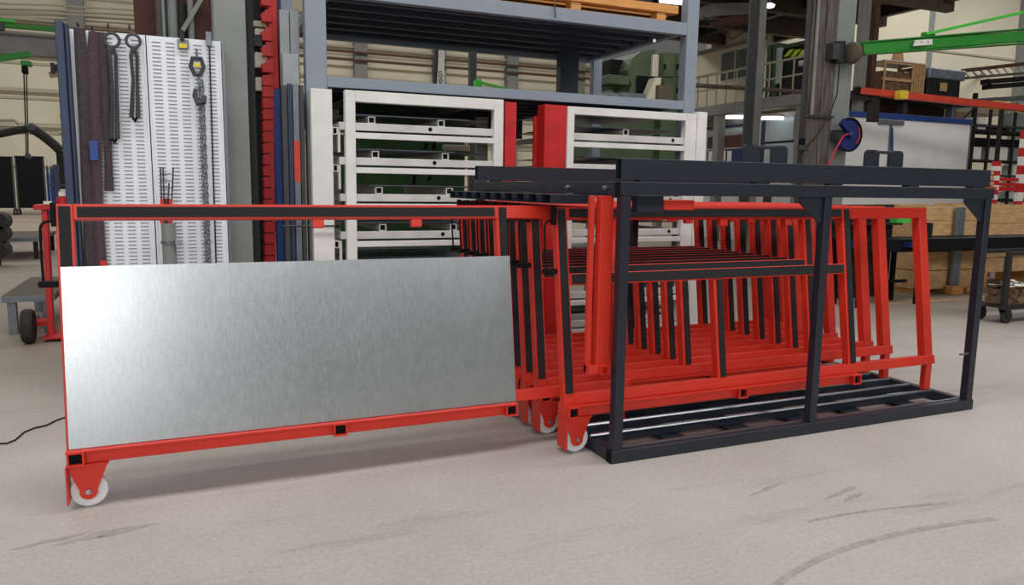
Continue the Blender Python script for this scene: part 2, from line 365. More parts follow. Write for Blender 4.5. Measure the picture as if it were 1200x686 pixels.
# ------------------------------------------------------------------ pull-out frame (origin: left end, front plane, floor)
def make_frame():
    t = thing('pull_out_frame', 'x', 'sheet frame', (0, 0, 0), 'red pull-out sheet frames')
    def ln(mb): return mb.xf(lambda v: Vector((v.x, v.y*CL + (v.z-.30)*SL, .30 + (v.z-.30)*CL - v.y*SL)))
    def lp(name, b, m='red', bev=.003, par=None): return ln(B(*b)).build(name, m, par or t, bev)
    d = .06
    zt = 1.498
    p = lp('post', (0, .075, 0, d, .30, zt)); lp('rubber_pad', (.012, .063, -.007, 0, .37, zt-.012), 'pad', .001, p)
    tr = lp('top_rail', (.075, 3.18, 0, d, zt-.078, zt)); lp('rubber_pad', (.092, 2.30, -.007, 0, zt-.066, zt-.014), 'pad', .001, tr)
    mr = lp('middle_rail', (.075, 2.31, .002, .042, 1.02, 1.092)); lp('rubber_pad', (.09, 2.30, -.006, .002, 1.028, 1.0875), 'pad', .001, mr)
    p = lp('post', (2.31, 2.38, 0, d, .368, zt-.078)); lp('rubber_pad', (2.328, 2.376, -.007, 0, .372, zt-.012), 'pad', .001, p)
    p = lp('post', (1.145, 1.215, 0, d, .368, 1.02)); lp('rubber_pad', (1.165, 1.21, -.007, 0, .372, 1.02), 'pad', .001, p)
    p = lp('post', (3.10, 3.18, 0, d+.01, .368, zt-.078))
    ub = lp('sill_beam', (.075, 3.20, -.002, d, .300, .368))
    B(0, 2.38, -.015, .055, .228, .298).build('base_beam', 'red', t, .003)
    B(.0, 2.38, -.05, -.013, .294, .302).build('ledge', 'red', t)
    for x in (.004, 1.275, 2.30):
        MB().hollow(1, -.055, .09, .228, .300, x, x+.075, .009).build('cross_tube', 'red', t)
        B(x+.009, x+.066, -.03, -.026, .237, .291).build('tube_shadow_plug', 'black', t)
    for x in (1.22, 1.78):
        lp('lug', (x, x+.062, .0, .04, zt-.125, zt-.078))
    # tail foot
    B(3.11, 3.17, -.0, .05, .10, .30).build('tail_foot', 'red', t, .003)
    # handle
    hy = .03+SL*1.0; pts = [(0.01, hy, 1.40)]
    for a in range(0, 91, 18):
        q = math.radians(a); pts.append((-.034-.035*math.sin(q), hy, 1.36+.04*math.cos(q)))
    pts += [(-.07, hy-.012, 1.25), (-.067, hy-.03, 1.11)]
    h = MB().tube(pts, .0068, 8).build('handle', 'black', t, 0, True)
    B(-.088, .0, hy-.05, hy-.01, 1.082, 1.112).build('handle_block', 'black', h, .004)
    B(-.02, .0, hy-.025, hy+.025, 1.375, 1.49).build('handle_plate', 'black', h, .002)
    # caster
    cx, cy, R = .085, .02, .085
    w = MB().lathe([(.03, -.026), (.055, -.018), (.06, -.020), (R-.006, -.022), (R, -.015), (R, .015), (R-.006, .022), (.06, .020), (.055, .018), (.03, .026)], (cx, cy, R), 1, 28)
    c = w.build('caster_wheel', 'wheel_white', t, 0, True)
    for y in (cy-.038, cy+.031):
        pts = [(.226, cx+.095), (.205, cx+.085), (R+.01, cx+.04)]
        for a in range(20, 161, 28):
            q = math.radians(a); pts.append((R-.042*math.sin(q), cx+.042*math.cos(q)))
        pts += [(R+.01, cx-.04), (.19, cx-.078), (.226, cx-.085)]
        MB().prism(pts, 1, y, y+.007).build('caster_fork', 'red', c)
    B(cx-.085, cx+.095, cy-.05, cy+.05, .220, .228).build('caster_plate', 'red', c)
    MB().lathe([(.014, -.052), (.014, -.036)], (cx, cy, R), 1, 6).build('axle_nut', 'zinc_bolt', c)
    MB().lathe([(.007, -.062), (.007, -.05)], (cx, cy, R), 1, 8).build('axle_bolt', 'zinc_bolt', c)
    B(-.006, .002, -.05, .07, .035, .226).build('guard_plate', 'red', t)
    return t
frame = make_frame()
FL = ['red sheet frame nearest the front of the cage, empty, with white caster below', 'red sheet frame pulled far out to the left, carrying the galvanised sheet']
ords = ['second', 'third', 'fourth', 'fifth', 'sixth', 'seventh', 'eighth']
for i in range(NF):
    f = frame if i == 0 else copy_tree(frame)
    f.location = (PULLX if i == PULL else X0, Y0+i*DY, 0)
    f['label'] = FL[i] if i < 2 else ('empty red sheet frame, hindmost at the back of the cage' if i == NF-1 else
                 'empty red sheet frame inside the cage, %s behind the front one' % ['first', 'second', 'third', 'fourth', 'fifth', 'sixth', 'seventh'][i-2])

# ------------------------------------------------------------------ galvanised sheet on the pulled frame
ys = Y0+PULL*DY
sh = B(.012, 2.382, -.0115, -.0085, .303, 1.190)
sh.xf(lambda v: Vector((v.x, v.y*CL+(v.z-.30)*SL, .30+(v.z-.30)*CL-v.y*SL)))
so = sh.build('metal_sheet', 'galvanised'); so.location = (PULLX, ys, 0)
tag(so, 'large galvanised steel sheet standing on the pulled-out red frame', 'metal sheet')

# floor cable and marks
def wpath(pts, z=.006): return [Vector((WZ(a, b).x, WZ(a, b).y, z)) for a, b in pts]
pc = wpath([(-40, 523), (-15, 521), (8, 521), (18, 517), (28, 508), (40, 503), (54, 500), (66, 494), (80, 489), (110, 486), (160, 480)])
tag(MB().tube(pc, .006, 6).build('floor_cable', 'cable', None, 0, True), 'thin black cable lying on the floor beside the pulled-out frame', 'cable')
mat('tyre_mark', (162, 154, 146), .75, var=.2, scale=14)
def mark(pts, w):
    P = [Vector((WZ(a, b).x, WZ(a, b).y, 0)) for a, b in pts]; mb = MB()
    for i in range(len(P)-1):
        t = (P[i+1]-P[i]).normalized(); n = Vector((-t.y, t.x, 0))*w/2; z = Vector((0, 0, .0012))
        a, b = P[i]+t*.004, P[i+1]-t*.004
        mb.add([a-n+z, b-n+z, b+n+z, a+n+z], [(0, 1, 2, 3)])
    o = mb.build('tyre_mark', 'tyre_mark', floor); return o
def arc(p0, p1, p2, n):
    o = []
    for i in range(n+1):
        t = i/n; o.append(tuple((1-t)**2*a+2*t*(1-t)*b+t*t*c for a, b, c in zip(p0, p1, p2)))
    return o
mark(arc((905, 690), (975, 628), (1168, 608), 26), .035)
mark(arc((945, 612), (1010, 597), (1110, 590), 16), .02)

# dark scuffs trodden into the floor near the caster
mat('scuff', (160, 152, 144), .8, var=.12, scale=25)
rs = random.Random(11)
for (px, py, ln_, wd_) in ((112, 628, .34, .035), (150, 622, .26, .028), (60, 634, .3, .03), (985, 578, .3, .03), (900, 573, .35, .02), (1000, 583, .2, .025)):
    c = WZ(px, py); m = MB(); n = 9; top = []; bot = []
    for k in range(n+1):
        f = k/n; x = c.x+(f-.5)*ln_; e = math.sin(math.pi*f)**.6*wd_
        top.append((x+rs.uniform(-.01, .01), c.y+(f-.5)*ln_*.25+e*rs.uniform(.2, 1), .0011)); bot.append((x, c.y+(f-.5)*ln_*.25-e*rs.uniform(.2, 1), .0011))
    for k in range(n): m.add([bot[k], bot[k+1], top[k+1], top[k]], [(0, 1, 2, 3)])
    m.build('floor_scuff', 'scuff', floor)
# ------------------------------------------------------------------ tool panel (perforated sheets on a navy post)
YP = 2.75
tp = thing('tool_panel', 'tall white slotted metal tool panel behind the pulled-out frame', 'tool panel', (-2.4, YP, 0))
xl, xr = W(86, 150, YP).x, W(262, 150, YP).x
xm = W(176, 150, YP).x
part(tp, 'side_post', B(xl-.065, xl-.012, YP-.10, YP+.06, 0, 2.70), 'blue_navy', .004)
part(tp, 'side_post', B(xl-.012, xl+.012, YP-.06, YP+.04, 0, 2.69), 'blue_navy', .004)
part(tp, 'side_post', B(xr+.004, xr+.03, YP, YP+.06, 0, 2.65), 'steel_mid', .003)
for a, b in ((xl+.014, xm-.004), (xm+.004, xr)):
    p = part(tp, 'slotted_panel', B(a, b, YP, YP+.012, .12, 2.665), 'panel_white', .002)
    sub(tp, p, 'panel_flange', B(a, a+.012, YP-.012, YP, .12, 2.665), 'panel_white', .002)
    sub(tp, p, 'panel_flange', B(b-.012, b, YP-.012, YP, .12, 2.665), 'panel_white', .002)
    m = MB(); n = 5; st = (b-a-.04)/n
    for c in range(n):
        for k in range(88):
            x = a+.02+c*st+st*.16; z = .2+k*.0278
            m.box(x, x+st*.62, YP-.0035, YP, z, z+.006)
    s = sub(tp, p, 'louvre_slots', m, 'slot_dark'); s['kind'] = 'stuff'
for z in (.05, ):
    part(tp, 'foot_beam', B(xl-.06, xr+.03, YP-.05, YP+.2, 0, .06), 'blue_navy', .004)
YH = YP-.03
def strap(name, label, pts, w, m, cat='sling', n2=.02):
    # flat hanging band through picture points, given width in metres
    mb = MB(); P = [W(a, b, YH-.02) for a, b in pts]
    vs = []; fs = []
    for i, p in enumerate(P):
        for k, (dx, dy) in enumerate(((-1, 0), (-.4, -1), (.4, -.6), (1, 0), (.4, .6), (-.4, .8))):
            vs.append((p.x+dx*w/2*(1+.12*math.sin(i*1.7)), p.y+dy*n2, p.z))
    for i in range(len(P)-1):
        for k in range(6):
            fs.append((i*6+k, i*6+(k+1) % 6, (i+1)*6+(k+1) % 6, (i+1)*6+k))
    fs += [tuple(range(6)), tuple(range(len(P)*6-1, len(P)*6-7, -1))]
    mb.add(vs, fs)
    t = thing(name, label, cat, (P[0].x, YP-.03, P[0].z), 'lifting gear hung on the slotted panel')
    part(t, 'band', mb, m, 0, True); return t
def hook(t, p, m='steel_dark'):
    part(t, 'hook', MB().tube([(p.x, YP, p.z+.035), (p.x, YP-.05, p.z+.03), (p.x, YP-.075, p.z+.05)], .008, 6), m)
t = strap('textile_sling', 'dark grey textile sling hanging leftmost on the slotted panel', [(93, 34), (96, 80), (99, 150), (102, 230), (106, 330)], .075, 'textile')
hook(t, W(92, 36, YH))
t = strap('textile_sling', 'brown purple textile sling with blue tag hanging on the slotted panel', [(110, 37), (109, 80), (112, 150), (115, 240), (120, 330)], .07, 'textile_purple')
hook(t, W(109, 40, YH))
part(t, 'tag_label', B(*pb(105, 115, 165, 188, YH-.055, .006)), 'blue', .001)
part(t, 'loop_end', B(*pb(117, 125, 306, 322, YH-.06, .03)), 'deep_red', .003)
strap('textile_sling', 'black brown textile sling hanging beside the first ring sling', [(119, 38), (122, 80), (125, 150), (127, 190), (128, 224)], .06, 'textile')
def ring_sling(label, px, py, pxb, pyb, rad, wid):
    c = W(px, py, YH-.03); t = thing('ring_sling', label, 'sling', (c.x, YP-.03, c.z), 'lifting gear hung on the slotted panel')
    part(t, 'ring', MB().tube([(c.x+rad*math.cos(a*math.pi/12), c.y, c.z+rad*math.sin(a*math.pi/12)) for a in range(24)], .011, 8, True), 'steel_dark', 0, True)
    e = W(pxb, pyb, YH-.03)
    for s in (-1, 1):
        part(t, 'strand', MB().tube([(c.x, c.y, c.z-rad), (c.x+s*.02, c.y+s*.008, c.z-rad-.06), (c.x+s*wid*.6, c.y+s*.01, (c.z+e.z)/2), (e.x+s*wid, c.y, e.z)], [.018, .012, .012, .016], 8), 'steel_dark', 0, True)
    part(t, 'end_loop', MB().tube([(e.x-wid, c.y, e.z+.02), (e.x, c.y, e.z-.025), (e.x+wid, c.y, e.z+.02)], .014, 6), 'black', 0, True)
    hook(t, W(px-4, py-10, YH-.03))
ring_sling('black ring sling with long double strand, left of the two rings', 131, 47, 134, 163, .048, .022)
ring_sling('black ring sling with shorter double strand, right of the two rings', 156, 48, 158, 138, .046, .022)
# chain with hook head
c = W(231, 78, YH-.02); ch = thing('lifting_chain', 'long grey steel chain with yellow tagged clutch hanging on the panel', 'chain', (c.x, YP-.03, c.z), 'lifting gear hung on the slotted panel')
part(ch, 'clutch', MB().tube([(c.x-.03, c.y, c.z+.06), (c.x-.045, c.y, c.z), (c.x-.02, c.y, c.z-.06), (c.x+.02, c.y, c.z-.06), (c.x+.045, c.y, c.z), (c.x+.03, c.y, c.z+.06)], .016, 8, True), 'steel_dark', 0, True)
part(ch, 'clutch_bolt', MB().cyl((c.x, c.y, c.z+.05), (c.x, c.y, c.z+.13), .008), 'steel_mid')
part(ch, 'clutch_tag', B(c.x-.022, c.x+.022, c.y-.03, c.y-.02, c.z-.005, c.z+.02), 'yellow', .002)
def link(mb, p, ax, h=.026, w=.011, r=.0042):
    pts = []
    for k in range(10):
        a = 2*math.pi*k/10; u = w*math.cos(a); v = (h-w)*(1 if math.sin(a) > .01 else -1 if math.sin(a) < -.01 else 0)+w*math.sin(a)
        pts.append((p[0]+u*(ax == 0)*.8+u*.5*(ax == 1), p[1]+u*(ax == 1), p[2]+v))
    mb.tube(pts, r, 5, True)
m = MB(); e = W(243, 330, YH-.02); s0 = W(233, 95, YH-.02); n = int((s0.z-e.z)/.036)
for k in range(n):
    f = k/n; link(m, (s0.x+(e.x-s0.x)*f, s0.y, s0.z-(s0.z-e.z)*f), k % 2)
    link(m, (s0.x+.024+(e.x-s0.x)*f, s0.y+.01, s0.z-.018-(s0.z-e.z)*f), (k+1) % 2)
m2 = part(ch, 'chain_links', m, 'steel_mid', 0, True); m2['kind'] = 'stuff'
part(ch, 'grab_hook', MB().tube([W(229, 104, YH-.03), W(228, 112, YH-.035), W(232, 121, YH-.04), W(239, 120, YH-.04), W(241, 112, YH-.035)], [.012, .018, .022, .02, .008], 8), 'steel_dark', 0, True)
# thin wire and clips
a, b = W(245, 46, YH), W(254, 335, YH)
wr = thing('wire_rope', 'thin black wire rope hanging along the right edge of the panel', 'wire rope', (a.x, YP-.03, a.z), 'lifting gear hung on the slotted panel')
part(wr, 'wire', MB().tube([(a.x, a.y, a.z), ((a.x+b.x)/2, a.y, (a.z+b.z)/2), (b.x, b.y, b.z)], .006, 6), 'cable', 0, True)
part(wr, 'clip', B(*pb(241, 248, 37, 54, YH-.02, .03)), 'steel_mid', .003)
tg = thing('spring_clip', 'small grey clip with yellow label on the panel top edge', 'clip', tuple(W(214, 50, YH)))
part(tg, 'jaw', B(*pb(208, 221, 46, 57, YH-.0, .03)), 'steel_mid', .003)
part(tg, 'label_plate', B(*pb(210, 219, 51, 56, YH-.006, .006)), 'yellow')
part(tg, 'lever', MB().bar(W(214, 48, YH-.01), W(212, 35, YH-.02), .03, .012), 'steel_dark')
# grey pipe holder standing before the panel
c = W(198, 280, 2.6)
pt = thing('pipe_holder', 'grey tube holder with clamp and wire brushes before the panel', 'holder', (c.x, 2.6, 0))
part(pt, 'tube', MB().cyl((c.x, 2.6, 0), (c.x, 2.6, W(198, 262, 2.6).z), .05, 20), 'column_grey', 0, True)
z = W(198, 284, 2.6).z
part(pt, 'clamp', MB().lathe([(.053, z-.012-z), (.058, -.01), (.058, .01), (.053, .012)], (c.x, 2.6, z), 2, 20), 'steel_mid')
part(pt, 'clamp_screw', B(c.x+.04, c.x+.085, 2.53, 2.57, z-.02, z+.02), 'zinc_bolt', .003)
part(pt, 'foot_plate', B(c.x-.1, c.x+.1, 2.5, 2.7, 0, .02), 'steel_dark')
for k, (pa, pb_) in enumerate((((190, 262), (188, 196)), ((193, 262), (191, 196)), ((200, 262), (203, 197)), ((196, 262), (198, 214)))):
    part(pt, 'rod', MB().cyl(W(pa[0], pa[1], 2.6), W(pb_[0], pb_[1], 2.62), .006, 6), 'steel_dark')
for y in (204, 212, 220, 228):
    part(pt, 'rung', MB().cyl(W(188, y, 2.62), W(201, y, 2.62), .004, 6), 'steel_dark')
for k, x in enumerate((190, 195, 200)):
    part(pt, 'rod_sleeve', MB().cyl(W(x, 262, 2.6), W(x, 233, 2.6), .014, 8), ('orange_red', 'rust', 'orange_red')[k], 0, True)

# ------------------------------------------------------------------ steel hall column beside the panel
xa, xb = W(255, 150, 3.05).x, W(292, 150, 3.05).x
cl = thing('steel_column', 'tall grey steel hall column right of the slotted panel', 'column', ((xa+xb)/2, 3.2, 0))
part(cl, 'flange', B(xa, xb, 3.05, 3.08, 0, 7), 'column_grey', .003)
part(cl, 'flange', B(xa, xb, 3.32, 3.35, 0, 7), 'column_grey', .003)
part(cl, 'web', B((xa+xb)/2-.01, (xa+xb)/2+.01, 3.08, 3.32, 0, 7), 'steel_dark')
part(cl, 'base_plate', B(xa-.05, xb+.05, 3.0, 3.4, 0, .03), 'steel_dark')
part(cl, 'paper_tag', B(*pb(294, 301, 160, 185, 3.3, .01)), 'cream')
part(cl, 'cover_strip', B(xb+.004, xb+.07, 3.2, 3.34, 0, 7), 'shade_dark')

# ------------------------------------------------------------------ red bin tower
YB = 3.55
xp0, xp1 = W(315, 60, YB).x, W(326, 60, YB).x
br = thing('bin_tower', 'tall red tower post carrying red parts bins beside the column', 'bin rack', (xp0, YB, 0))
part(br, 'post', B(xp0, xp1, YB, YB+.08, W(320, 104, YB).z, 4.2), 'deep_red', .004)
part(br, 'post', B(W(322, 200, YB).x, W(330.5, 200, YB).x, YB-.02, YB+.08, 0, W(320, 104, YB).z-.002), 'blue', .004, label='blue lower half of the tower post')
part(br, 'base', B(xp0-.35, xp1+.05, YB-.05, YB+.35, 0, .05), 'steel_dark')
part(br, 'back_panel', B(xp0-.2, xp0, YB+.12, YB+.14, .05, 4.2), 'shade_dark')
def red_bin(px0, px1, py0, py1, full, tight=False):
    x0, x1, _, _, z0, z1 = pb(px0, px1, py0, py1, YB, .1)
    h = z1-z0; w = x1-x0; y0, y1 = YB-.03, YB+.11
    t = thing('parts_bin', 'x', 'bin', (x0, YB, z0), 'red parts bins on the tower')
    prof = [(x0+w*.12, z0), (x0, z0+h*.45), (x0+w*.1, z0+h*.62), (x0+w*.3, z0+h*.72), (x0+w*.42, z1), (x1, z1), (x1, z0)]
    if tight: prof = [(x0+w*.05, z0), (x0, z0+h*.12), (x0, z0+h*.8), (x0+w*.12, z1-h*.05), (x1, z1-h*.05), (x1, z0)]
    for y in (y0, y1-.006):
        part(t, 'side', MB().prism([(z, x) for x, z in prof], 1, y, y+.006), 'deep_red')
    part(t, 'floor', B(x0+w*.12, x1, y0+.006, y1-.006, z0, z0+.006), 'deep_red')
    part(t, 'back', B(x1-.006, x1, y0+.006, y1-.006, z0+.006, z1), 'deep_red')
    part(t, 'lip', B(x0, x0+.008, y0+.004, y1-.004, z0+h*.40, z0+h*.62), 'deep_red')
    if full: part(t, 'contents', B(x0+w*.2, x1-.01, y0+.015, y1-.015, z0+.01, z0+h*.75), 'paper')
    return t
yy = [(2, 18), (29, 44), (32+26, 74), (86, 100)]
bins = []
for k, (a, b) in enumerate([(-8, 7), (12, 26), (32, 48), (50, 66), (70, 85)]):
    bins.append((red_bin(305+k*.3, 317+k*.8, a, b, k % 2 == 1), ['topmost, half cut by the picture edge', 'second from the top', 'third from the top', 'fourth from the top', 'just above the tight stack'][k]))
n = 17
for k in range(n):
    a = 88+k*13.2; bins.append((red_bin(307+k*.18, 319.5+k*.22, a, a+12.6, False, True), None))
ow = ['first', 'second', 'third', 'fourth', 'fifth', 'sixth', 'seventh', 'eighth', 'ninth', 'tenth', 'eleventh', 'twelfth', 'thirteenth', 'fourteenth', 'fifteenth', 'sixteenth', 'lowest']
for k, (t, l) in enumerate(bins):
    t['label'] = 'red parts bin on the tower post, '+l if l else 'red parts bin in the tight stack on the tower, %s from its top' % ow[k-5] if k-5 < 16 else 'red parts bin at the bottom of the tight stack on the tower'
def small_box(px0, px1, py0, py1, Y, m, label, name='carton', cat='box'):
    b = pb(px0, px1, py0, py1, Y, .09); t = thing(name, label, cat, ((b[0]+b[1])/2, Y, b[4]))
    part(t, 'body', B(*b), m, .003); part(t, 'flap', B(b[0]+.004, b[1]-.004, b[2]+.004, b[3]-.004, b[5], b[5]+.004), m)
    return t
small_box(297, 312, 25, 31, 3.6, 'cream', 'flat cream carton beside the red tower near the top')
small_box(299, 310, 34, 41, 3.6, 'paper', 'small pale carton below the flat cream one')
small_box(298, 308, 42, 54, 3.6, 'steel_dark', 'dark grey box beside the red tower')
small_box(299, 314, 62, 79, 3.6, 'paper', 'white carton with printed sides beside the red tower')
small_box(300, 307, 91, 106, 3.6, 'paper', 'narrow white carton above the tight red bins')

# ------------------------------------------------------------------ grey profiles standing on end by the grey rack
def profile(label, px0, px1, py0, Y, m, d=.06, stripe=None, cat='profile', pyb=None):
    x0, x1 = W(px0, 150, Y).x, W(px1, 150, Y).x; z1 = W((px0+px1)/2, py0, Y).z
    z0 = 0 if pyb is None else W((px0+px1)/2, pyb, Y).z
    t = thing('steel_profile', label, cat, ((x0+x1)/2, Y, z0), 'steel profiles standing by the grey rack')
    part(t, 'profile_body', MB().hollow(2, z0, z1, x0, x1, Y, Y+d, .006), m, .002)
    part(t, 'end_plug', B(x0+.006, x1-.006, Y+.006, Y+d-.006, z1-.02, z1-.008), 'steel_dark')
    if stripe:
        za, zb = W(px0, stripe[1], Y).z, W(px0, stripe[0], Y).z
        part(t, 'paint_band', B(x0-.001, x1+.001, Y-.001, Y+d+.001, za, zb), 'orange_red')
    return t
profile('grey steel box profile standing upright, taller left one by the grey rack', 331, 342, 12, 3.35, 'profile_grey')
profile('grey steel box profile standing upright, taller right one by the grey rack', 343, 353, 13, 3.35, 'profile_grey')
profile('dark blue profile behind the two tall grey profiles', 327, 333, -10, 3.72, 'blue_navy')
profile('short wide grey profile standing before the taller ones', 333, 352, 63, 3.22, 'profile_grey', .08)
profile('slate grey profile standing lowest at the bundle front', 331, 337, 100, 3.12, 'steel_dark', .05)
profile('grey profile with an orange painted band in the bundle', 344, 351, 99, 3.12, 'steel_mid', .05, (165, 213))
profile('blue grey thin profile between the painted one and the slate one', 338, 343, 98, 3.12, 'blue_navy', .05)
profile('thin dark profile right of the orange banded one', 352, 357, 100, 3.12, 'steel_dark', .05)
lv = thing('steel_rod', 'thin dark rod resting across the profile bundle', 'rod', tuple(W(365, 265, 2.98)))
part(lv, 'bar', MB().cyl(W(332, 265, 2.98), W(397, 265, 2.98), .008, 8), 'steel_dark', 0, True)
part(lv, 'end_cap', MB().cyl(W(393, 265, 2.98), W(398, 265, 2.98), .012, 8), 'black', 0, True)

# ------------------------------------------------------------------ grey heavy rack
YR, YR2 = 3.2, 5.2
xg0, xg1, xg2, xg3 = -1.205, -1.025, 2.715, 2.86
gr = thing('heavy_rack', 'large blue grey steel rack with decked shelf behind the cage', 'rack', (.8, 4.2, 0))
for x0, x1 in ((xg0, xg1), (xg2, xg3)):
    part(gr, 'post', B(x0, x1, YR, YR+.12, 0, 4.6), 'rack_grey', .004); part(gr, 'post', B(x0+.02, x1, YR2, YR2+.1, 0, 4.6), 'rack_grey', .004)
ZL = (2.435, 2.525); ZU = (3.20, 3.325)
for (a, b) in (ZL, ZU):
    part(gr, 'front_beam', B(xg1, xg2, YR+.005, YR+.09, a, b), 'rack_grey', .003)
    part(gr, 'rear_beam', B(xg1, xg2, YR2+.01, YR2+.09, a, b), 'rack_grey', .003)
    for x in (xg1, xg2-.07): part(gr, 'side_beam', B(x, x+.07, YR+.09, YR2+.01, a+.01, b-.01), 'rack_grey', .003)
    n = 6
    for k in range(n):
        y = YR+.1+k*(YR2-YR-.1)/n
        part(gr, 'deck_plank', B(xg1+.07, xg2-.07, y, y+.2, b-.05, b), 'rack_dark', .003)
        part(gr, 'deck_rib', B(xg1+.07, xg2-.07, y+.21, y+.27, b-.09, b-.012), 'rack_dark', .003)
    part(gr, 'deck_sheet', B(xg1+.07, xg2-.07, YR+.09, YR2+.01, b, b+.004), 'rack_dark')
part(gr, 'darkening_sheet', B(xg1+.05, W(610, 140, YR2).x, YR2-.06, YR2-.04, W(480, 158, YR2).z, ZL[0]), 'rack_dark')  # added sheet that darkens the view under the lower shelf
# extra dark post in the rear bay
part(gr, 'rear_strut', B(*pb(657, 678, 55, 122, YR2-.3, .12)), 'rack_dark', .003)
# bolts
for (px, py) in ((766, 48),): part(gr, 'bolt', MB().lathe([(.02, 0), (.02, -.015)], tuple(W(px, py, YR+.08)), 1, 8), 'zinc_bolt')

# wooden pallet on the upper shelf
zp = ZU[1]+.006
pl = thing('wooden_pallet', 'wooden pallet lying on the top deck of the grey rack', 'pallet', (1.5, 3.7, zp))
xa, xb = W(556, 2, 3.25).x, W(795, 20, 3.25).x
for k in range(5):
    y = 3.25+k*.2; part(pl, 'deck_board', B(xa, xb, y, y+.13, zp+.085, zp+.165), 'wood', .003)
for k, f in enumerate((0, .47, .93)):
    x = xa+(xb-xa-.1)*f
    for y in (3.27, 3.65, 4.05): part(pl, 'block', B(x, x+.11, y, y+.12, zp+.012, zp+.085), 'wood', .003)
for y in (3.27, 3.65, 4.05): part(pl, 'bottom_board', B(xa, xb-.03, y, y+.1, zp, zp+.012), 'wood', .002)
st = W(647, 12, 3.22)
part(pl, 'strap_end', MB().tube([(st.x, 3.245, zp+.16), (st.x, 3.19, zp+.12), (st.x+.01, 3.175, zp-.05), (st.x+.02, 3.175, zp-.11)], .008, 6), 'wood_old')
small_box(690, 765, -14, 1, 3.5, 'shade_dark', 'dark load lying on the wooden pallet', 'load_block', 'load')

# ------------------------------------------------------------------ white drawer racks
YD = 3.02
def drawer_rack(label, side, levels):
    t = thing('drawer_rack', label, 'drawer rack', ((W(side[0], 150, YD).x+W(side[1], 150, YD).x)/2, YD+.5, 0), 'white drawer racks under the grey rack')
    return t
ZT1 = W(500, 112, YD).z
def X(px, Y=YD, py=160): return W(px, py, Y).x
dl = drawer_rack('white drawer rack left of the red posts, tubes on its drawers', (365, 590), 6)
ztop = W(480, 110, YD).z
def vbar(t, px0, px1, z1, Y=YD, d=.08, m='white_paint', name='post', z0=0): return part(t, name, B(X(px0, Y), X(px1, Y), Y, Y+d, z0, z1), m, .004)
vbar(dl, 365, 390, W(377, 104, YD).z, YD, .1); vbar(dl, 405, 417, ztop, YD, .08); vbar(dl, 579, 590, ztop, YD, .08)
vbar(dl, 384, 398, ztop, YR2-.4, .08, 'white_dirty'); vbar(dl, 560, 572, ztop, YR2-.4, .08, 'white_dirty')
part(dl, 'top_bar', B(X(417), X(579), YD, YD+.08, ztop-.095, ztop), 'white_paint', .004)
part(dl, 'top_sheet', B(X(417), X(579), YD+.08, YD+1.4, ztop-.03, ztop-.02), 'dark_sheet')
drt = drawer_rack('white drawer rack right of the red posts', (665, 815), 6)
ztr = W(740, 129, YD).z
vbar(drt, 665, 673, ztr, YD, .08); vbar(drt, 803, 816, ztr, YD, .08); vbar(drt, 816.5, 828, W(822, 131, YD).z, YD+.02, .1)
part(drt, 'top_bar', B(X(673), X(803), YD, YD+.08, ztr-.075, ztr), 'white_paint', .004)
part(drt, 'top_sheet', B(X(673), X(803), YD+.08, YD+1.4, ztr-.03, ztr-.02), 'dark_sheet')
for k, px in enumerate((672, 690, 712, 735)):
    pass
levels = [151, 190.5, 232, 275, 318]
step = None
zs = [W(491, q, YD).z for q in levels]
dz = zs[0]-zs[1]
zs += [zs[-1]-dz*j for j in (1, 2)]
for k, z in enumerate(zs):
    for (t, pa, pc, tubes) in ((dl, 398, 579, (438+4*k, 520+5*k)), (drt, 673, 803, (738+5*k,))):
        bx0, bx1 = X(pa), X(pc)
        # pull-out tray: front bar, side bars, square tubes with open ends carrying sheets
        tr = part(t, 'drawer_front', B(bx0, bx1, YD+.02, YD+.07, z-.035, z+.03), 'white_dirty', .003)
        sub(t, tr, 'drawer_hole', MB().lathe([(.019, -.002), (.019, .001)], (X(505+5*k if t is dl else 790), YD+.02, z), 1, 12), 'black')
        part(t, 'runner', B(X(pa+14) if t is dl else bx0, bx1, YD+.005, YD+.05, z-.105, z-.055), 'white_paint', .003)
        for q in tubes:
            xx = X(q); sub(t, tr, 'tray_tube', MB().hollow(1, YD+.07, YD+1.5, z+.032, z+.092, xx-.032, xx+.032, .007), 'white_dirty'); sub(t, tr, 'tube_shade_plate', B(xx-.025, xx+.025, YD+.10, YD+.104, z+.039, z+.085), 'black')  # black plate in each tube end paints the shade of its hollow
        sub(t, tr, 'drawer_side', B(bx0, bx0+.05, YD+.07, YD+1.6, z-.03, z+.025), 'white_dirty')
        sub(t, tr, 'drawer_side', B(bx1-.05, bx1, YD+.07, YD+1.6, z-.03, z+.025), 'white_dirty')
        s = thing('steel_plate', '%s plate lying in the %s drawer rack, %s level' % ('dark steel', 'left white' if t is dl else 'right white', ['top', 'second', 'third', 'fourth', 'fifth', 'sixth', 'lowest'][k]), 'steel plate', ((bx0+bx1)/2, YD+.8, z+.094), 'plates stored in the white drawers')
        part(s, 'plate', B(bx0+.06, bx1-.04, YD+.085, YD+1.5, z+.094, z+.102), 'dark_sheet', .001)
        part(s, 'plate_edge', B(bx0+.08+.1*(k % 3), bx1-.2-.15*(k % 2), YD+.11, YD+1.3, z+.1025, z+.110), 'steel_mid', .001)
# little square tubes between the left posts
for y in (153, 197, 287):
    zz = W(393, y, YD).z; part(dl, 'runner_tube', MB().hollow(1, YD+.03, YD+.9, zz-.03, zz+.03, X(390.5), X(396.5), .006), 'white_paint')
    part(dl, 'tube_shade_plate', B(X(390.5)+.006, X(396.5)-.006, YD+.06, YD+.064, zz-.024, zz+.024), 'black')  # shade inside the open tube, put in as a black plate
    part(dl, 'runner_bracket', B(X(396.8), X(399.5), YD+.03, YD+.08, zz-.18, zz+.03), 'white_dirty')
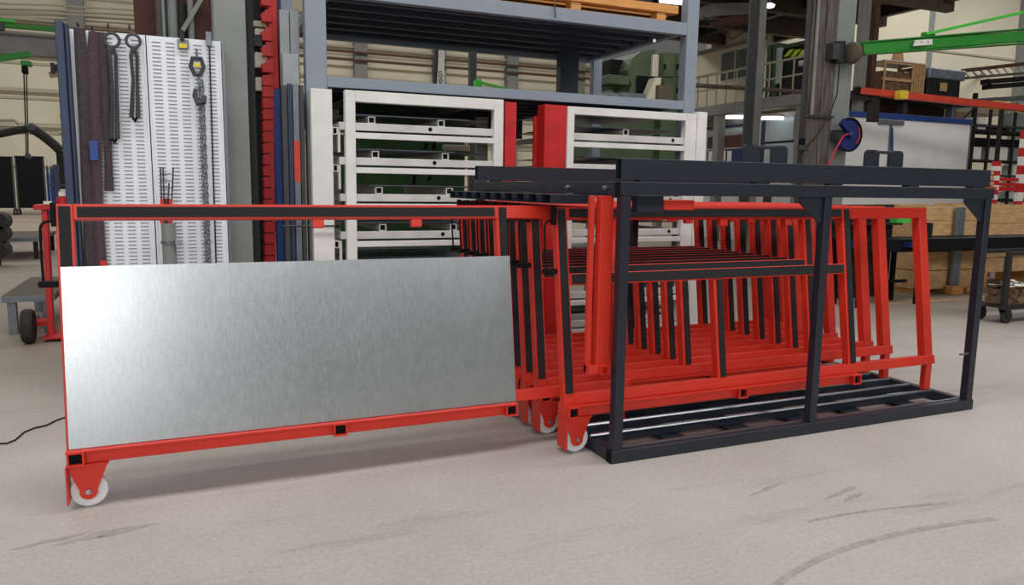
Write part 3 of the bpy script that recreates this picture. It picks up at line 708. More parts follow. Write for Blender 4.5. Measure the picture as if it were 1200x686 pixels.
# red posts between the drawer racks
for (a, b, l) in ((592, 606, 'narrow red steel post between the white drawer racks'), (638, 664.5, 'wide red steel post left of the right drawer rack')):
    z1 = W((a+b)/2, 119.5+(a-592)*.07, YD).z
    t = thing('red_post', l, 'post', ((X(a)+X(b))/2, YD+.05, 0), 'red posts between the drawer racks')
    part(t, 'flange', B(X(a)+.03, X(b), YD+.02, YD+.04, 0, z1), 'deep_red', .002)
    part(t, 'web', B(X(a), X(a)+.03, YD-.0, YD+.16, 0, z1), 'deep_red', .002)
    part(t, 'base_plate', B(X(a)-.03, X(b)+.02, YD+.17, YD+.2, 0, z1-.1), 'deep_red')

# ------------------------------------------------------------------ green press behind the racks
mg = thing('press_machine', 'big dark green press with arched body behind the grey rack', 'machine', (3.5, 9, 0))
YM = 8.2
def mbx(name, px0, px1, py0, py1, d, m, Y=YM): return part(mg, name, B(*pb(px0, px1, py0, py1, Y, d)), m, .01)
b0 = pb(395, 545, 160, 330, 6.2, .8); part(mg, 'bed', B(b0[0], b0[1], b0[2], b0[3], 0, b0[5]), 'bed_green', .02)
pts = [(715, 60), (718, 92), (745, 105), (725, 112), (715, 190), (765, 190), (766, 60), (752, 62), (740, 68), (733, 78), (722, 66)]
pts = [(735, 112), (700, 113), (700, 200), (768, 200), (768, 58), (752, 60), (741, 68), (735, 82), (740, 100)]
wp = [W(a, b, YM) for a, b in pts]
part(mg, 'arch_body', MB().prism([(q.z, q.x) for q in wp], 1, YM, YM+1.2), 'machine_green', .0)
mbx('dark_recess', 716, 738, 70, 98, .5, 'black', YM+.3)
mbx('dark_opening', 747, 766, 89, 109, .04, 'black', YM-.05)
mbx('chute', 714, 738, 88, 99, .4, 'machine_green', YM-.2)
mbx('cream_panel', 765, 775, 64, 90, .2, 'cream', YM-.06)
part(mg, 'cream_chute', MB().prism([(q.z, q.x) for q in (W(757, 118, YM-.3), W(773, 118, YM-.3), W(775, 91, YM-.3), W(768, 91, YM-.3))], 1, YM-.3, YM-.1), 'cream')
cb = mbx('cabinet', 775, 806, 62, 190, .8, 'machine_green', YM-.2)
for (a, b, c, d) in ((778, 790, 66, 90), (793, 803, 66, 90), (778, 790, 94, 117), (793, 803, 94, 117)):
    sub(mg, cb, 'cabinet_door', B(*pb(a, b, c, d, YM-.23, .03)), 'machine_green', .004)
    sub(mg, cb, 'door_handle', B(*pb(a+1, a+2.5, (c+d)/2-3, (c+d)/2+3, YM-.26, .03)), 'black')
mbx('grey_table', 728, 757, 109, 119, .5, 'steel_mid', YM-.5); mbx('grey_table', 716, 727, 109, 119, .5, 'steel_mid', YM-.5)
mbx('olive_cover', 772, 789, 100, 119, .2, 'wood_old', YM-.4)
# painted letters' lower strokes on the bed
for (a, b, c, d) in ((496, 502, 168, 175), (506, 511, 168, 175), (483, 488, 206, 216), (500, 506, 207, 212)):
    q = pb(a, b, c, d, 6.195, .005); part(mg, 'letter_stroke', MB().prism([(q[4], q[0]), (q[4], q[0]+.04), (q[5], q[1]), (q[5], q[1]-.04)], 1, 6.19, 6.2), 'black')
part(mg, 'cream_box', B(*pb(521, 551, 170, 177, 6.1, .15)), 'cream', .01)
part(mg, 'box_bracket', B(*pb(515, 556, 177, 180, 6.1, .4)), 'machine_green', .01)
# ------------------------------------------------------------------ left background
YC = 24.0
def crane_beam():
    z0, z1 = W(40, 66, YC).z, W(40, 41, YC).z
    t = thing('crane_girder', 'long grey crane girder high up before the far left wall', 'crane', (-8, YC, z0))
    part(t, 'lower_flange', B(-30, -5, YC-.25, YC+.25, z0, z0+.06), 'beam_grey')
    part(t, 'web', B(-30, -5, YC-.16, YC+.16, z0+.06, z1-.06), 'beam_grey')
    part(t, 'upper_flange', B(-30, -5, YC-.25, YC+.25, z1-.06, z1), 'beam_grey')
    za, zb = W(40, 39, YC).z, W(40, 33, YC).z
    part(t, 'rail_edge', B(-30, -5, YC-.1, YC+.1, z1, za), 'cream_dark')
    part(t, 'green_rail', B(-30, -5, YC-.05, YC+.1, W(30, 34.5, YC).z, W(30, 29, YC).z), 'green', .01)
    part(t, 'green_rail', B(-30, W(18, 26, YC).x, YC-.08, YC+.08, W(30, 28.4, YC).z, W(30, 24.5, YC).z), 'green_bright', .01)
    part(t, 'rail_hanger', B(-12.0, -11.8, YC-.1, YC+.1, z1, W(30, 24.5, YC).z), 'steel_dark')
    part(t, 'rail_hanger', B(-7.0, -6.8, YC-.1, YC+.1, z1, W(30, 29, YC).z), 'steel_dark')
    for x in (-29.5, -5.4): part(t, 'support_column', B(x, x+.4, YC+.3, YC+.7, 0, z1), 'beam_grey')
    return t
crane_beam()
ht = thing('chain_hoist', 'dark chain hoist on a green trolley rail at the far left', 'hoist', tuple(W(30, 70, YC-1)))
part(ht, 'trolley_rail', MB().bar(W(-30, 73, YC-1), W(36, 63.5, YC-1), .15, .16), 'green')
part(ht, 'trolley', B(*pb(24, 36, 71, 77, YC-1, .3)), 'green', .02)
part(ht, 'motor', B(*pb(25, 31.5, 77, 86, YC-1, .3)), 'black', .02)
for a, b in ((28, 31), (31, 33)): part(ht, 'hoist_cable', MB().cyl(W(a, 86, YC-.9), W(b, 182, YC-.9), .02, 6), 'cable')
part(ht, 'hook_block', B(*pb(29, 35, 180, 186, YC-1, .2)), 'steel_dark', .02)
for k in range(2):
    a = W(-20, 66+k*8, YC+.4); 
# wall services on the far wall: cable lines
for k, (y0, y1) in enumerate(((3, 12), (9, 17), (12, 22))):
    struct('wall_cable', MB().tube([W(-40, y0, YF-.5), W(60, (y0+y1)/2-1.5, YF-.5), W(250, y1+6, YF-.5)], .045, 6), 'cream_dark', parent=wall_back)
for k in range(2): struct('wall_pipe', B(-20, 24, YF-.75, YF-.6, W(460, 66+k*9, YF-.7).z, W(460, 64+k*9, YF-.7).z), 'rust', parent=wall_back)
gp = thing('downpipe_frame', 'pale lattice pipe frame beside the left end of the slotted panel', 'pipe frame', (W(72, 120, 30).x, 30, 0))
for a in (70, 74): part(gp, 'upright', MB().cyl((W(a, 120, 30).x, 30, 0), W(a, 66, 30), .07, 8), 'cream_dark')
for a in (112, 136, 156): part(gp, 'crossbar', MB().cyl(W(70, a, 30), W(86, a+1, 30), .08, 6), 'cream_dark')
for a in (118, 140): part(gp, 'box', B(*pb(74.5, 82, a, a+14, 30.1, .3)), 'shade_dark')
part(gp, 'bracket_box', B(*pb(59, 64, 73, 86, 29.6, .3)), 'steel_dark', .02); part(gp, 'bracket_box', B(*pb(65, 70, 75, 84, 29.6, .3)), 'steel_dark', .02)
part(gp, 'bracket_arm', MB().bar(W(58, 88, 29.8), W(80, 85, 29.8), .2, .2), 'cream_dark')
# extraction arm
YE = 16.
ea = thing('extraction_arm', 'bent dark extraction arm rising over the black screens', 'extraction arm', (W(72, 240, YE).x, YE, 0))
part(ea, 'hose', MB().tube([W(-40, 160, YE), W(0, 157, YE), W(22, 152.5, YE), W(37, 150.5, YE)], .085, 10), 'rubber', 0, True)
part(ea, 'hose', MB().tube([W(37, 150.5, YE), W(50, 159, YE), W(62, 168.5, YE), W(71, 177, YE)], .10, 10), 'rubber', 0, True)
part(ea, 'elbow', MB().tube([W(33, 151, YE), W(37, 150, YE), W(41, 153, YE)], .12, 10), 'steel_dark', 0, True)
part(ea, 'stand', MB().cyl((W(71, 177, YE).x, YE, W(71, 177, YE).z), (W(71, 177, YE).x, YE, 0), .09, 10), 'shade_dark')
part(ea, 'thin_arm', MB().tube([W(-30, 141, YE), W(17, 141, YE), W(22, 146, YE)], .03, 6), 'cream_dark')
# black welding screens
YS = 37.
def screen(label, a, b):
    x0, x1 = W(a, 210, YS).x, W(b, 210, YS).x; z1 = W((a+b)/2, 183, YS).z; z0 = W((a+b)/2, 244, YS).z
    t = thing('welding_screen', label, 'screen', ((x0+x1)/2, YS, 0), 'black welding screens')
    part(t, 'curtain', B(x0+.03, x1-.03, YS, YS+.05, z0, z1-.05), 'black')
    part(t, 'top_bar', B(x0, x1, YS-.03, YS+.08, z1-.05, z1), 'shade_dark')
    for x in (x0, x1-.06):
        part(t, 'post', B(x, x+.06, YS-.03, YS+.08, .2, z1-.05), 'steel_dark')
        part(t, 'foot', B(x, x+.06, YS-.4, YS+.4, .2, .28), 'steel_dark')
        part(t, 'caster_wheel', MB().lathe([(.1, -.03), (.1, .03)], (x+.03, YS-.33, .1), 0, 12), 'rubber')
        part(t, 'caster_wheel', MB().lathe([(.1, -.03), (.1, .03)], (x+.03, YS+.33, .1), 0, 12), 'rubber')
screen('black welding screen cut by the left picture edge', -30, 16.5)
screen('black welding screen on casters, right one of the pair', 18.5, 53)
for (a, b, c, d, l) in ((54, 57.5, 194, 214, 'thin blue gas bottle beside the black screen'), (58, 63, 195, 215, 'wider blue gas bottle beside the black screen')):
    x0, x1, _, _, z0, z1 = pb(a, b, c, d, 30, .3); r = (x1-x0)/2
    t = thing('gas_bottle', l, 'gas bottle', ((x0+x1)/2, 30, 0), 'blue gas bottles')
    part(t, 'bottle', MB().lathe([(r, 0), (r, z1*.82), (r*.7, z1*.93), (r*.35, z1)], ((x0+x1)/2, 30, 0), 2, 16), 'blue', 0, True)
    part(t, 'valve_cap', MB().lathe([(r*.4, 0), (r*.4, .25)], ((x0+x1)/2, 30, z1), 2, 10), 'paper')
bp_ = thing('blue_pole', 'upright blue pole with white box left of the red trolley', 'pole', (W(67, 220, 14).x, 14, 0))
xx = W(66.5, 220, 14).x
part(bp_, 'pole', B(xx-.05, xx+.05, 14, 14.1, 0, W(66.5, 193, 14).z), 'blue_navy', .01)
part(bp_, 'white_box', B(*pb(70, 77, 222, 232, 14, .2)), 'paper', .01)
part(bp_, 'arm', B(*pb(55, 80, 216, 218, 14.05, .05)), 'steel_dark')
# far work tables
def table(name, label, px0, px1, py_top, Y0_, Y1_, top, legm, th=.06, legs=None, cat='table'):
    z = W((px0+px1)/2, py_top, Y0_).z; x0, x1 = W(px0, py_top, Y0_).x, W(px1, py_top, Y0_).x
    t = thing(name, label, cat, ((x0+x1)/2, (Y0_+Y1_)/2, 0))
    part(t, 'table_top', B(x0, x1, Y0_, Y1_, z-th, z), top, .005)
    part(t, 'edge_strip', B(x0, x1, Y0_-.012, Y0_, z-th, z-.004), 'steel_mid')
    for x in (x0+.04, x1-.12):
        for y in (Y0_+.03, Y1_-.11): part(t, 'leg', B(x, x+.08, y, y+.08, 0, z-th), legm, .004)
    return t, z
table('welding_table', 'low grey table far behind at the left edge', -25, 46, 279, 14.2, 16.5, 'wood_old', 'shade_dark', .08)
rl = thing('roller_stand', 'black rollers stacked at the left picture edge', 'rollers', (W(2, 300, 13).x, 13, 0))
for k, y in enumerate((259, 274, 293)):
    q = W(0, y, 13); part(rl, 'roller', MB().lathe([(.16, -.25), (.16, .25)], (q.x, q.y, q.z), 1, 16), 'rubber')
q = W(-3, 300, 13); part(rl, 'frame', B(q.x-.1, q.x+.02, 13.05, 13.2, 0, W(0, 252, 13).z), 'shade_dark')
# near trolley table at left
tt, zt_ = table('trolley_table', 'worn wooden topped trolley table left of the pulled-out frame', 1, 64, 346, 5.5, 7.2, 'wood_old', 'steel_mid', .07)
xb_ = W(35, 382, 5.1).x
ht2 = thing('hand_truck', 'red hand truck with rubber tyre standing left of the pulled-out frame', 'hand truck', (W(58, 393, 5.1).x, 5.1, 0))
a, b = W(60, 392, 5.1), W(52, 246, 5.1)
for s in (0, .07):
    part(ht2, 'upright', MB().bar((a.x, 5.1+s, .04), (b.x, 5.1+s, b.z), .05, .05), 'deep_red', .004)
part(ht2, 'handle_bar', B(W(40, 248, 5.1).x, W(63, 248, 5.1).x, 5.05, 5.35, b.z, b.z+.05), 'deep_red', .006)
part(ht2, 'grip', B(W(52, 242, 5.1).x, W(62, 242, 5.1).x, 5.04, 5.1, b.z+.052, b.z+.085), 'paper', .004)
part(ht2, 'toe_plate', B(a.x-.05, a.x+.35, 4.95, 5.4, .03, .05), 'deep_red')
part(ht2, 'crossbar', B(a.x-.02, a.x+.03, 5.1, 5.3, .5, .56), 'deep_red')
part(ht2, 'canister', MB().lathe([(.055, 0), (.055, .06), (.03, .065), (.03, .075)], tuple(W(74, 239, 5.1)), 2, 14), 'deep_red', 0, True)
q = W(74, 239, 5.1); part(ht2, 'canister_cap', MB().lathe([(.036, .076), (.036, .12)], tuple(q), 2, 12), 'paper')
part(ht2, 'canister_bracket', B(b.x-.02, W(74, 239, 5.1).x+.04, 5.12, 5.16, W(74, 241, 5.1).z-.04, W(74, 240, 5.1).z), 'deep_red')
for s in (-.12,):
    w_ = part(ht2, 'tyre', MB().lathe([(.10, -.03), (.155, -.05), (.17, -.03), (.17, .03), (.155, .05), (.10, .03)], (W(36, 382, 5.1).x, 5.1+s, .17), 0 if False else 0, 22), 'rubber', 0, True)
part(ht2, 'axle', MB().cyl((W(36, 382, 5.1).x, 4.98, .17), (W(36, 382, 5.1).x, 5.52, .17), .02, 8), 'steel_mid')
part(ht2, 'axle_arm', B(W(36, 382, 5.1).x, a.x, 5.12, 5.3, .14, .19), 'deep_red')
# rusty partition with struts behind the slotted panel
rp = thing('rust_partition', 'rust brown partition with pipes above the slotted panel', 'partition', (W(205, 20, 9).x, 9, 0))
part(rp, 'plate', B(W(157, 20, 9).x, W(256, 20, 9).x, 9, 9.08, 0, 5.6), 'rust', .01)
for (p0, w_, m) in ((186, .07, 'wood_old'), (191.5, .06, 'steel_mid'), (202, .12, 'column_grey'), (223.5, .07, 'column_grey'), (248, .05, 'rust')):
    x = W(p0, 20, 8.8).x; part(rp, 'pipe', MB().cyl((x, 8.8, 0), (x, 8.8, 5.6), w_/2+.01, 10), m, 0, True)
part(rp, 'cylinder', MB().cyl((W(212, 20, 8.9).x, 8.9, 0), (W(212, 20, 8.9).x, 8.9, W(212, 5, 8.9).z), .09, 14), 'shade_dark', 0, True)
part(rp, 'brace', MB().bar(W(214, 36, 8.7), W(237, -3, 8.7), .05, .06), 'column_grey')
part(rp, 'mount', MB().box(W(180, 20, 9).x, W(250, 20, 9).x, 8.8, 9.0, 1.0, 1.1), 'rust')

# ------------------------------------------------------------------ far machine hall objects seen through the racks
po = thing('lettered_board', 'narrow white lettered board with dark cable seen through the grey rack gap', 'sign', tuple(W(512, 60, 14)))
part(po, 'cable', MB().tube([W(513, 20, 14), W(511, 70, 14), W(508, 130, 14)], .05, 8), 'cable', 0, True)
q = pb(512.5, 521, 20, 130, 14.1, .06); part(po, 'board', B(q[0], q[1], q[2], q[3], 0, q[5]), 'paper', .01)
cu = bpy.data.curves.new('lettering', 'FONT'); cu.body = 'LOGO'; cu.size = .13; cu.extrude = .004; cu.align_x = 'LEFT'
me_o = bpy.data.objects.new('lettering_curve', cu); COL.objects.link(me_o)
bpy.context.view_layer.update(); me = bpy.data.meshes.new_from_object(me_o.evaluated_get(bpy.context.evaluated_depsgraph_get())); bpy.data.objects.remove(me_o)
me.name = 'lettering'; me.materials.append(MATS['black']); lo = bpy.data.objects.new('lettering', me); COL.objects.link(lo); lo.parent = po
q = W(514.2, 84, 14.08); lo.location = Vector(W(514.5, 83, 14.085))-po.location; lo.rotation_euler = (math.radians(90), math.radians(90), 0)
for (a, l) in ((551, 'dark post'),):
    x = W(a, 90, 20).x; t = thing('hall_post', 'slim dark post standing far behind the rack shelf gap', 'post', (x, 20, 0))
    part(t, 'shaft', B(x, x+.22, 20, 20.2, 0, 9), 'steel_dark'); part(t, 'foot', B(x-.1, x+.32, 19.9, 20.3, 0, .04), 'steel_dark')
gj = thing('slewing_jib', 'thin bright green jib arm seen above the red posts', 'jib crane', (W(561, 100, 18).x, 18, 0))
part(gj, 'mast', MB().cyl((W(561, 110, 18).x, 18, 0), W(561, 93, 18), .09, 10), 'green_bright')
part(gj, 'clamp', B(*pb(558, 565, 94, 105, 17.9, .25)), 'green_bright', .02)
part(gj, 'arm', MB().bar(W(563, 97, 18), W(625, 112, 18), .08, .07), 'green_bright')

# ------------------------------------------------------------------ brown clad column at centre right
YW = 5.6
def xw(px, Y=YW, py=100): return W(px, py, Y).x
wc = thing('clad_column', 'weathered brown clad hall column with grey steel flank', 'column', (xw(970), YW+.2, 0))
x0 = xw(948); x1 = xw(978); n = 4
for k in range(n):
    a = x0+(x1-x0)*k/n; part(wc, 'cladding_board', B(a+.004, a+(x1-x0)/n-.002, YW+.012*(k % 2), YW+.05, 0, 7), 'wood_column', .004)
part(wc, 'core', B(x0-.01, x1, YW+.05, YW+.14, 0, 7), 'steel_dark')
part(wc, 'grey_flank', B(x1+.005, xw(1001), YW+.06, YW+.4, 0, 7), 'column_grey', .006)
part(wc, 'conduit', MB().cyl((xw(951), YW-.04, W(951, 135, YW).z), (xw(951), YW-.04, 7), .028, 10), 'beam_grey', 0, True)
part(wc, 'cover_band', B(x0-.03, x1+.01, YW-.03, YW, W(960, 138, YW).z, W(960, 135, YW).z), 'steel_dark')
part(wc, 'valve', B(*pb(938, 947, 171, 176, YW-.02, .08)), 'steel_dark', .006)
part(wc, 'valve', B(*pb(939, 944, 162, 169, YW-.02, .06)), 'black', .006)
part(wc, 'column_cable', MB().tube([W(984, 76, YW-.05), W(981, 110, YW-.1), W(972, 135, YW-.12), W(958, 158, YW-.1), W(946, 172, YW-.05)], .012, 6), 'cable', 0, True)
# second thinner hall column
Y2 = 10.
c2 = thing('hall_column', 'slender dark hall column before the gallery', 'column', (W(884, 100, Y2).x, Y2, 0))
a, b, c_ = W(877, 60, Y2).x, W(888, 60, Y2).x, W(897, 60, Y2).x
part(c2, 'dark_flange', B(a, b, Y2, Y2+.06, 0, 9), 'steel_dark', .01); part(c2, 'pale_flange', B(b+.004, c_, Y2+.02, Y2+.2, 0, 9), 'beam_grey', .01)
part(c2, 'base_plate', B(a-.1, c_+.1, Y2-.1, Y2+.4, 0, .03), 'steel_dark')

# ------------------------------------------------------------------ gallery (mezzanine) at the right, running away from us
XM = 13.
def my(px, py, X_=XM): return WX(px, py, X_)
gA, gB = my(950, 118).y, my(826, 128).y
zg0, zg1 = my(880, 130).z, my(880, 117).z
ga = thing('gallery', 'cream office gallery with railing and dark window above the cage', 'gallery', (XM, (gA+gB)/2, 0))
ya, yb = gA+.1, gB+3
part(ga, 'floor_beam', B(XM, XM+.3, ya, yb, zg0, zg1), 'beam_grey', .02)
part(ga, 'floor_slab', B(XM+.3, XM+8, ya, yb, zg0+.1, zg1), 'cream_dark')
for y in (ya+.2, (ya+yb)/2, yb-.5): part(ga, 'support_post', B(XM+.05, XM+.3, y, y+.25, 0, zg0), 'beam_grey')
XW2 = XM+1.6
yw0, yw1 = WX(893, 60, XW2).y, WX(815, 60, XW2).y
zt_a, zt_b = WX(880, 50, XW2).z, WX(822, 63, XW2).z
part(ga, 'office_wall', B(XW2, XW2+.15, yw0, yw1+2.5, zg1, zt_a), 'cream', .01)
part(ga, 'wall_cap', B(XW2-.05, XW2+.2, yw0, yw1+2.5, zt_a, zt_a+.12), 'beam_grey', .01)
wy0, wy1 = WX(880, 75, XW2).y, WX(846, 75, XW2).y; wz0, wz1 = WX(862, 94, XW2).z, WX(862, 58, XW2).z
wn = part(ga, 'window_frame', B(XW2-.04, XW2-.01, wy0, wy1, wz0, wz1), 'white_dirty')
for k in range(2):
    a = wy0+(wy1-wy0)*k/2; sub(ga, wn, 'pane', B(XW2-.06, XW2-.041, a+.05, a+(wy1-wy0)/2-.05, wz0+.05, wz1-.05), 'glass_dark')
# railing
for k in range(16):
    y = ya+.2+k*(yb-ya-.4)/15; part(ga, 'baluster', MB().cyl((XM+.08, y, zg1), (XM+.08, y, zg1+.95), .025, 6), 'cream_dark')
part(ga, 'handrail', MB().cyl((XM+.08, ya, zg1+.95), (XM+.08, yb, zg1+.95), .035, 6), 'cream_dark')
part(ga, 'midrail', MB().cyl((XM+.08, ya, zg1+.5), (XM+.08, yb, zg1+.5), .025, 6), 'cream_dark')
part(ga, 'pipe', MB().cyl(W(815, 100, 11), W(946, 108, 11), .05, 8), 'wood_old')
# below the gallery: office front with door and panes
XO = XM+1.0
part(ga, 'lower_office_wall', B(XO, XO+.15, ya, yb, 0, zg0), 'white_dirty', .01)
def opane(a, b, c, d, m, nm='office_pane', off=.0):
    y0_, y1_ = WX(b, (c+d)/2, XO).y, WX(a, (c+d)/2, XO).y; return part(ga, nm, B(XO-.03-off, XO-.002-off, y0_, y1_, WX((a+b)/2, d, XO).z, WX((a+b)/2, c, XO).z), m)
opane(829, 875, 138, 146, 'column_grey'); opane(829, 875, 147, 150, 'blue_navy'); opane(829, 873, 151, 157, 'glass_office')
opane(830, 875, 159, 173, 'rust'); opane(831, 841, 177, 189, 'paper', 'notice'); opane(843, 851, 177, 189, 'paper', 'notice'); opane(853, 858, 177, 189, 'paper', 'notice')
opane(829, 872, 175, 200, 'blue_deep', 'dark_panel', -.005+.0)
opane(875, 887, 160, 170, 'rust', 'poster'); opane(892, 896, 140, 195, 'blue_navy', 'blue_jamb')
opane(900, 931, 137, 165, 'glass_office'); opane(900, 931, 168, 200, 'glass_office'); opane(897, 932, 165.2, 167.8, 'shade_dark', 'transom'); opane(932, 936, 134, 200, 'steel_mid', 'jamb')
for (a, b, y0_, y1_) in ((850, 875, 135.8, 139), (893.5, 917, 136.8, 140.5)):
    p0, p1 = WX(a, (y0_+y1_)/2, XM+.6), WX(b, (y0_+y1_)/2, XM+.6)
    t = thing('tube_lamp', 'white fluorescent tube lamp under the gallery, %s the slender column' % ('left of' if a < 880 else 'right of'), 'lamp', tuple((p0+p1)/2), 'tube lamps under the gallery')
    part(t, 'tube', MB().cyl(p0, p1, .05, 10), 'tube_light'); part(t, 'housing', MB().bar(p0+Vector((0, 0, .09)), p1+Vector((0, 0, .09)), .14, .06), 'white_paint')
# machine with hazard stripes on the gallery
q = lambda a, b, c, d, dx, dp: (XM+dx, XM+dx+dp, WX(b, (c+d)/2, XM+dx).y, WX(a, (c+d)/2, XM+dx).y, WX((a+b)/2, d, XM+dx).z, WX((a+b)/2, c, XM+dx).z)
hm = thing('dark_compressor', 'dark machine with yellow hazard stripes on the gallery', 'machine', (XM+1, WX(930, 80, XM+.6).y, zg1))
b_ = q(914, 950, 60, 100, .6, 1.2); part(hm, 'body', B(b_[0], b_[1], b_[2], b_[3], zg1, b_[5]), 'shade_dark', .02)
b_ = q(917, 943, 57, 67, .5, .08); part(hm, 'hood', B(*b_), 'black', .01)
for k in range(3):
    u = WX(919+k*8, 67, XM+.49); v = WX(926+k*7.5, 58.5, XM+.49); w2 = .13
    part(hm, 'hazard_stripe', MB().prism([(u.y, u.z), (v.y, v.z), (v.y-.17, v.z), (u.y-.17, u.z)], 0, XM+.46, XM+.5), 'lime')
for (a, b, c, d) in ((941, 947, 59, 64), (941.5, 947, 65, 67), (936, 941, 71, 75), (936, 941, 75.5, 77)): part(hm, 'sticker', B(*q(a, b, c, d, .44, .05)), 'paper')
part(hm, 'green_lid', B(*q(919, 950, 49, 54, .7, .8)), 'machine_green', .01)
gn = thing('green_locker', 'dark green locker with pale pipes on the gallery', 'locker', (XM+1, WX(905, 80, XM+.6).y, zg1))
b_ = q(897.5, 911, 52, 100, .6, .8); part(gn, 'body', B(b_[0], b_[1], b_[2], b_[3], zg1, b_[5]), 'machine_green', .02)
part(gn, 'door_line', B(XM+.58, XM+.6, (b_[2]+b_[3])/2-.01, (b_[2]+b_[3])/2+.01, zg1+.1, b_[5]-.05), 'black')
part(gn, 'pipe', B(*q(909, 914, 56, 98, .45, .1)), 'glass_office', .01)
# roof steelwork over the gallery
rf = struct('ceiling', B(9, 18.5, 11.5, 20, W(980, -6, 12).z+.6, W(980, -6, 12).z+.8), 'shade_dark', 'dark roof slab over the gallery and right hand bay')
for y in (12.2, 14.5, 17, 19.3):
    struct('roof_beam', B(9, 18.5, y, y+.25, W(980, -6, 12).z+.1, W(980, -6, 12).z+.6), 'wood_old', parent=rf)
for x in (11, 15, 18): struct('roof_purlin', B(x, x+.2, 11.5, 20, W(980, -6, 12).z+.3, W(980, -6, 12).z+.6), 'steel_dark', parent=rf)
struct('wall_middle', B(16, 26, 19.0, 19.2, 0, 16), 'cream', 'dull cream wall behind the gallery')
# bay ceiling duct with grille
du = thing('roof_duct', 'pale roof duct with dark grille left of the slender column', 'duct', tuple(W(858, 15, 14)))
part(du, 'duct', MB().bar(W(826, 14, 14), W(888, 12, 14), .6, .32), 'beam_grey'); part(du, 'grille', MB().bar(W(842, 26, 13.8), W(878, 24, 13.8), .8, .14), 'rust')
for k in range(3): part(du, 'hanger', MB().cyl(W(832+k*22, 10, 14), W(832+k*22, -40, 14), .02, 6), 'steel_dark')
for (a0, a1) in (((824, 20), (858, 46)), ((858, 46), (880, 32))):
    part(du, 'wire', MB().cyl(W(a0[0], a0[1], 14), W(a1[0], a1[1], 14), .018, 6), 'steel_dark')
lb = thing('ceiling_lamp', 'small glowing ceiling lamp right of the slender column top', 'lamp', tuple(W(902, 7, 11)))
part(lb, 'bulb', MB().lathe([(.03, -.05), (.1, -.03), (.12, .02), (.05, .06)], tuple(W(902, 7, 11)), 2, 14), 'tube_light', 0, True)
part(lb, 'stem', MB().cyl(W(902, 6, 11)+Vector((0, 0, .05)), W(902, -60, 11), .02, 6), 'steel_dark')
tl = thing('tube_lamp', 'long white tube lamp above the wooden pallet', 'lamp', tuple(W(789, 2, 9)), 'tube lamps under the gallery')
del tl['group']
part(tl, 'tube', MB().cyl(W(774, 0, 9), W(806, 3.5, 9), .05, 10), 'tube_light'); part(tl, 'housing', MB().bar(W(774, -3, 9), W(806, .2, 9), .16, .05), 'white_paint')
for a in (778, 802): part(tl, 'hanger', MB().cyl(W(a, -3, 9), W(a, -70, 9), .012, 6), 'steel_dark')

# ------------------------------------------------------------------ white partition board with blue cap and hose reel
YBo = 7.6
bd = thing('partition_board', 'white partition board with blue top edge right of the clad column', 'partition', (W(1060, 180, YBo).x, YBo, 0))
xa, xb = W(982, 160, YBo).x, W(1136, 160, YBo).x; zb = W(1060, 141, YBo).z; zc = W(1060, 134.5, YBo).z
part(bd, 'board', B(xa, xb, YBo, YBo+.06, .05, zb), 'board', .004)
part(bd, 'cap', B(xa-.02, xb+.02, YBo-.03, YBo+.09, zb, zc), 'blue', .006)
part(bd, 'edge_profile', B(xb, xb+.04, YBo-.01, YBo+.07, 0, zb), 'steel_mid'); part(bd, 'edge_profile', B(xa-.04, xa, YBo-.01, YBo+.07, 0, zb), 'steel_mid')
part(bd, 'rail', B(*pb(1031, 1060, 141, 146, YBo-.06, .05)), 'steel_mid', .003)
part(bd, 'support_rod', B(*pb(1042.5, 1044, 146, 200, YBo-.05, .03)), 'steel_mid')
part(bd, 'blue_pump', MB().cyl(W(1045.5, 150, YBo-.06), W(1045.5, 180, YBo-.06), .022, 10), 'blue', 0, True)
YRL = 5.62
hr = thing('hose_reel', 'dark blue crescent hose reel with red hose before the white board', 'hose reel', tuple(W(996, 158, YRL-.2)))
o = W(995, 158, YRL-.25); R_ = (W(995, 138, YRL-.25).z-o.z)*1.0
pts = []
for k in range(-118, 119, 12): pts.append((math.radians(k-2), R_))
outer = [(o.z+r*math.sin(a), o.x+r*math.cos(a)) for a, r in pts]
inner = [(o.z-R_*.9*.62, o.x-R_*.62), (o.z-R_*.1, o.x-R_*.05), (o.z+R_*.12, o.x-R_*.05), (o.z+R_*.6, o.x-R_*.62)]
part(hr, 'housing', MB().prism(outer+inner[::-1], 1, YRL-.25, YRL-.17), 'blue_deep')
rim = [Vector((o.x+R_*.97*math.cos(math.radians(a)), YRL-.26, o.z+R_*.97*math.sin(math.radians(a)))) for a in range(-118, 119, 12)]
part(hr, 'rim', MB().tube(rim, .016, 6), 'black', 0, True)
rim2 = [Vector((o.x+R_*.8*math.cos(math.radians(a)), YRL-.262, o.z+R_*.8*math.sin(math.radians(a)))) for a in range(-40, 41, 10)]
part(hr, 'hose_coil', MB().tube(rim2, .012, 6), 'red_hose', 0, True)
part(hr, 'hub', MB().lathe([(.05, 0), (.05, -.06), (.02, -.08)], (o.x, YRL-.25, o.z), 1, 12), 'blue_deep', 0, True)
part(hr, 'hose', MB().tube([W(1000, 157, YRL-.27), W(990, 158, YRL-.3), W(985, 165, YRL-.3), W(977, 180, YRL-.3), W(971, 195, YRL-.3), W(966, 215, YRL-.3)], .014, 6), 'red_hose', 0, True)
part(hr, 'bracket', B(o.x-.12, o.x+.02, YRL-.17, YRL, o.z-.08, o.z+.08), 'steel_dark')

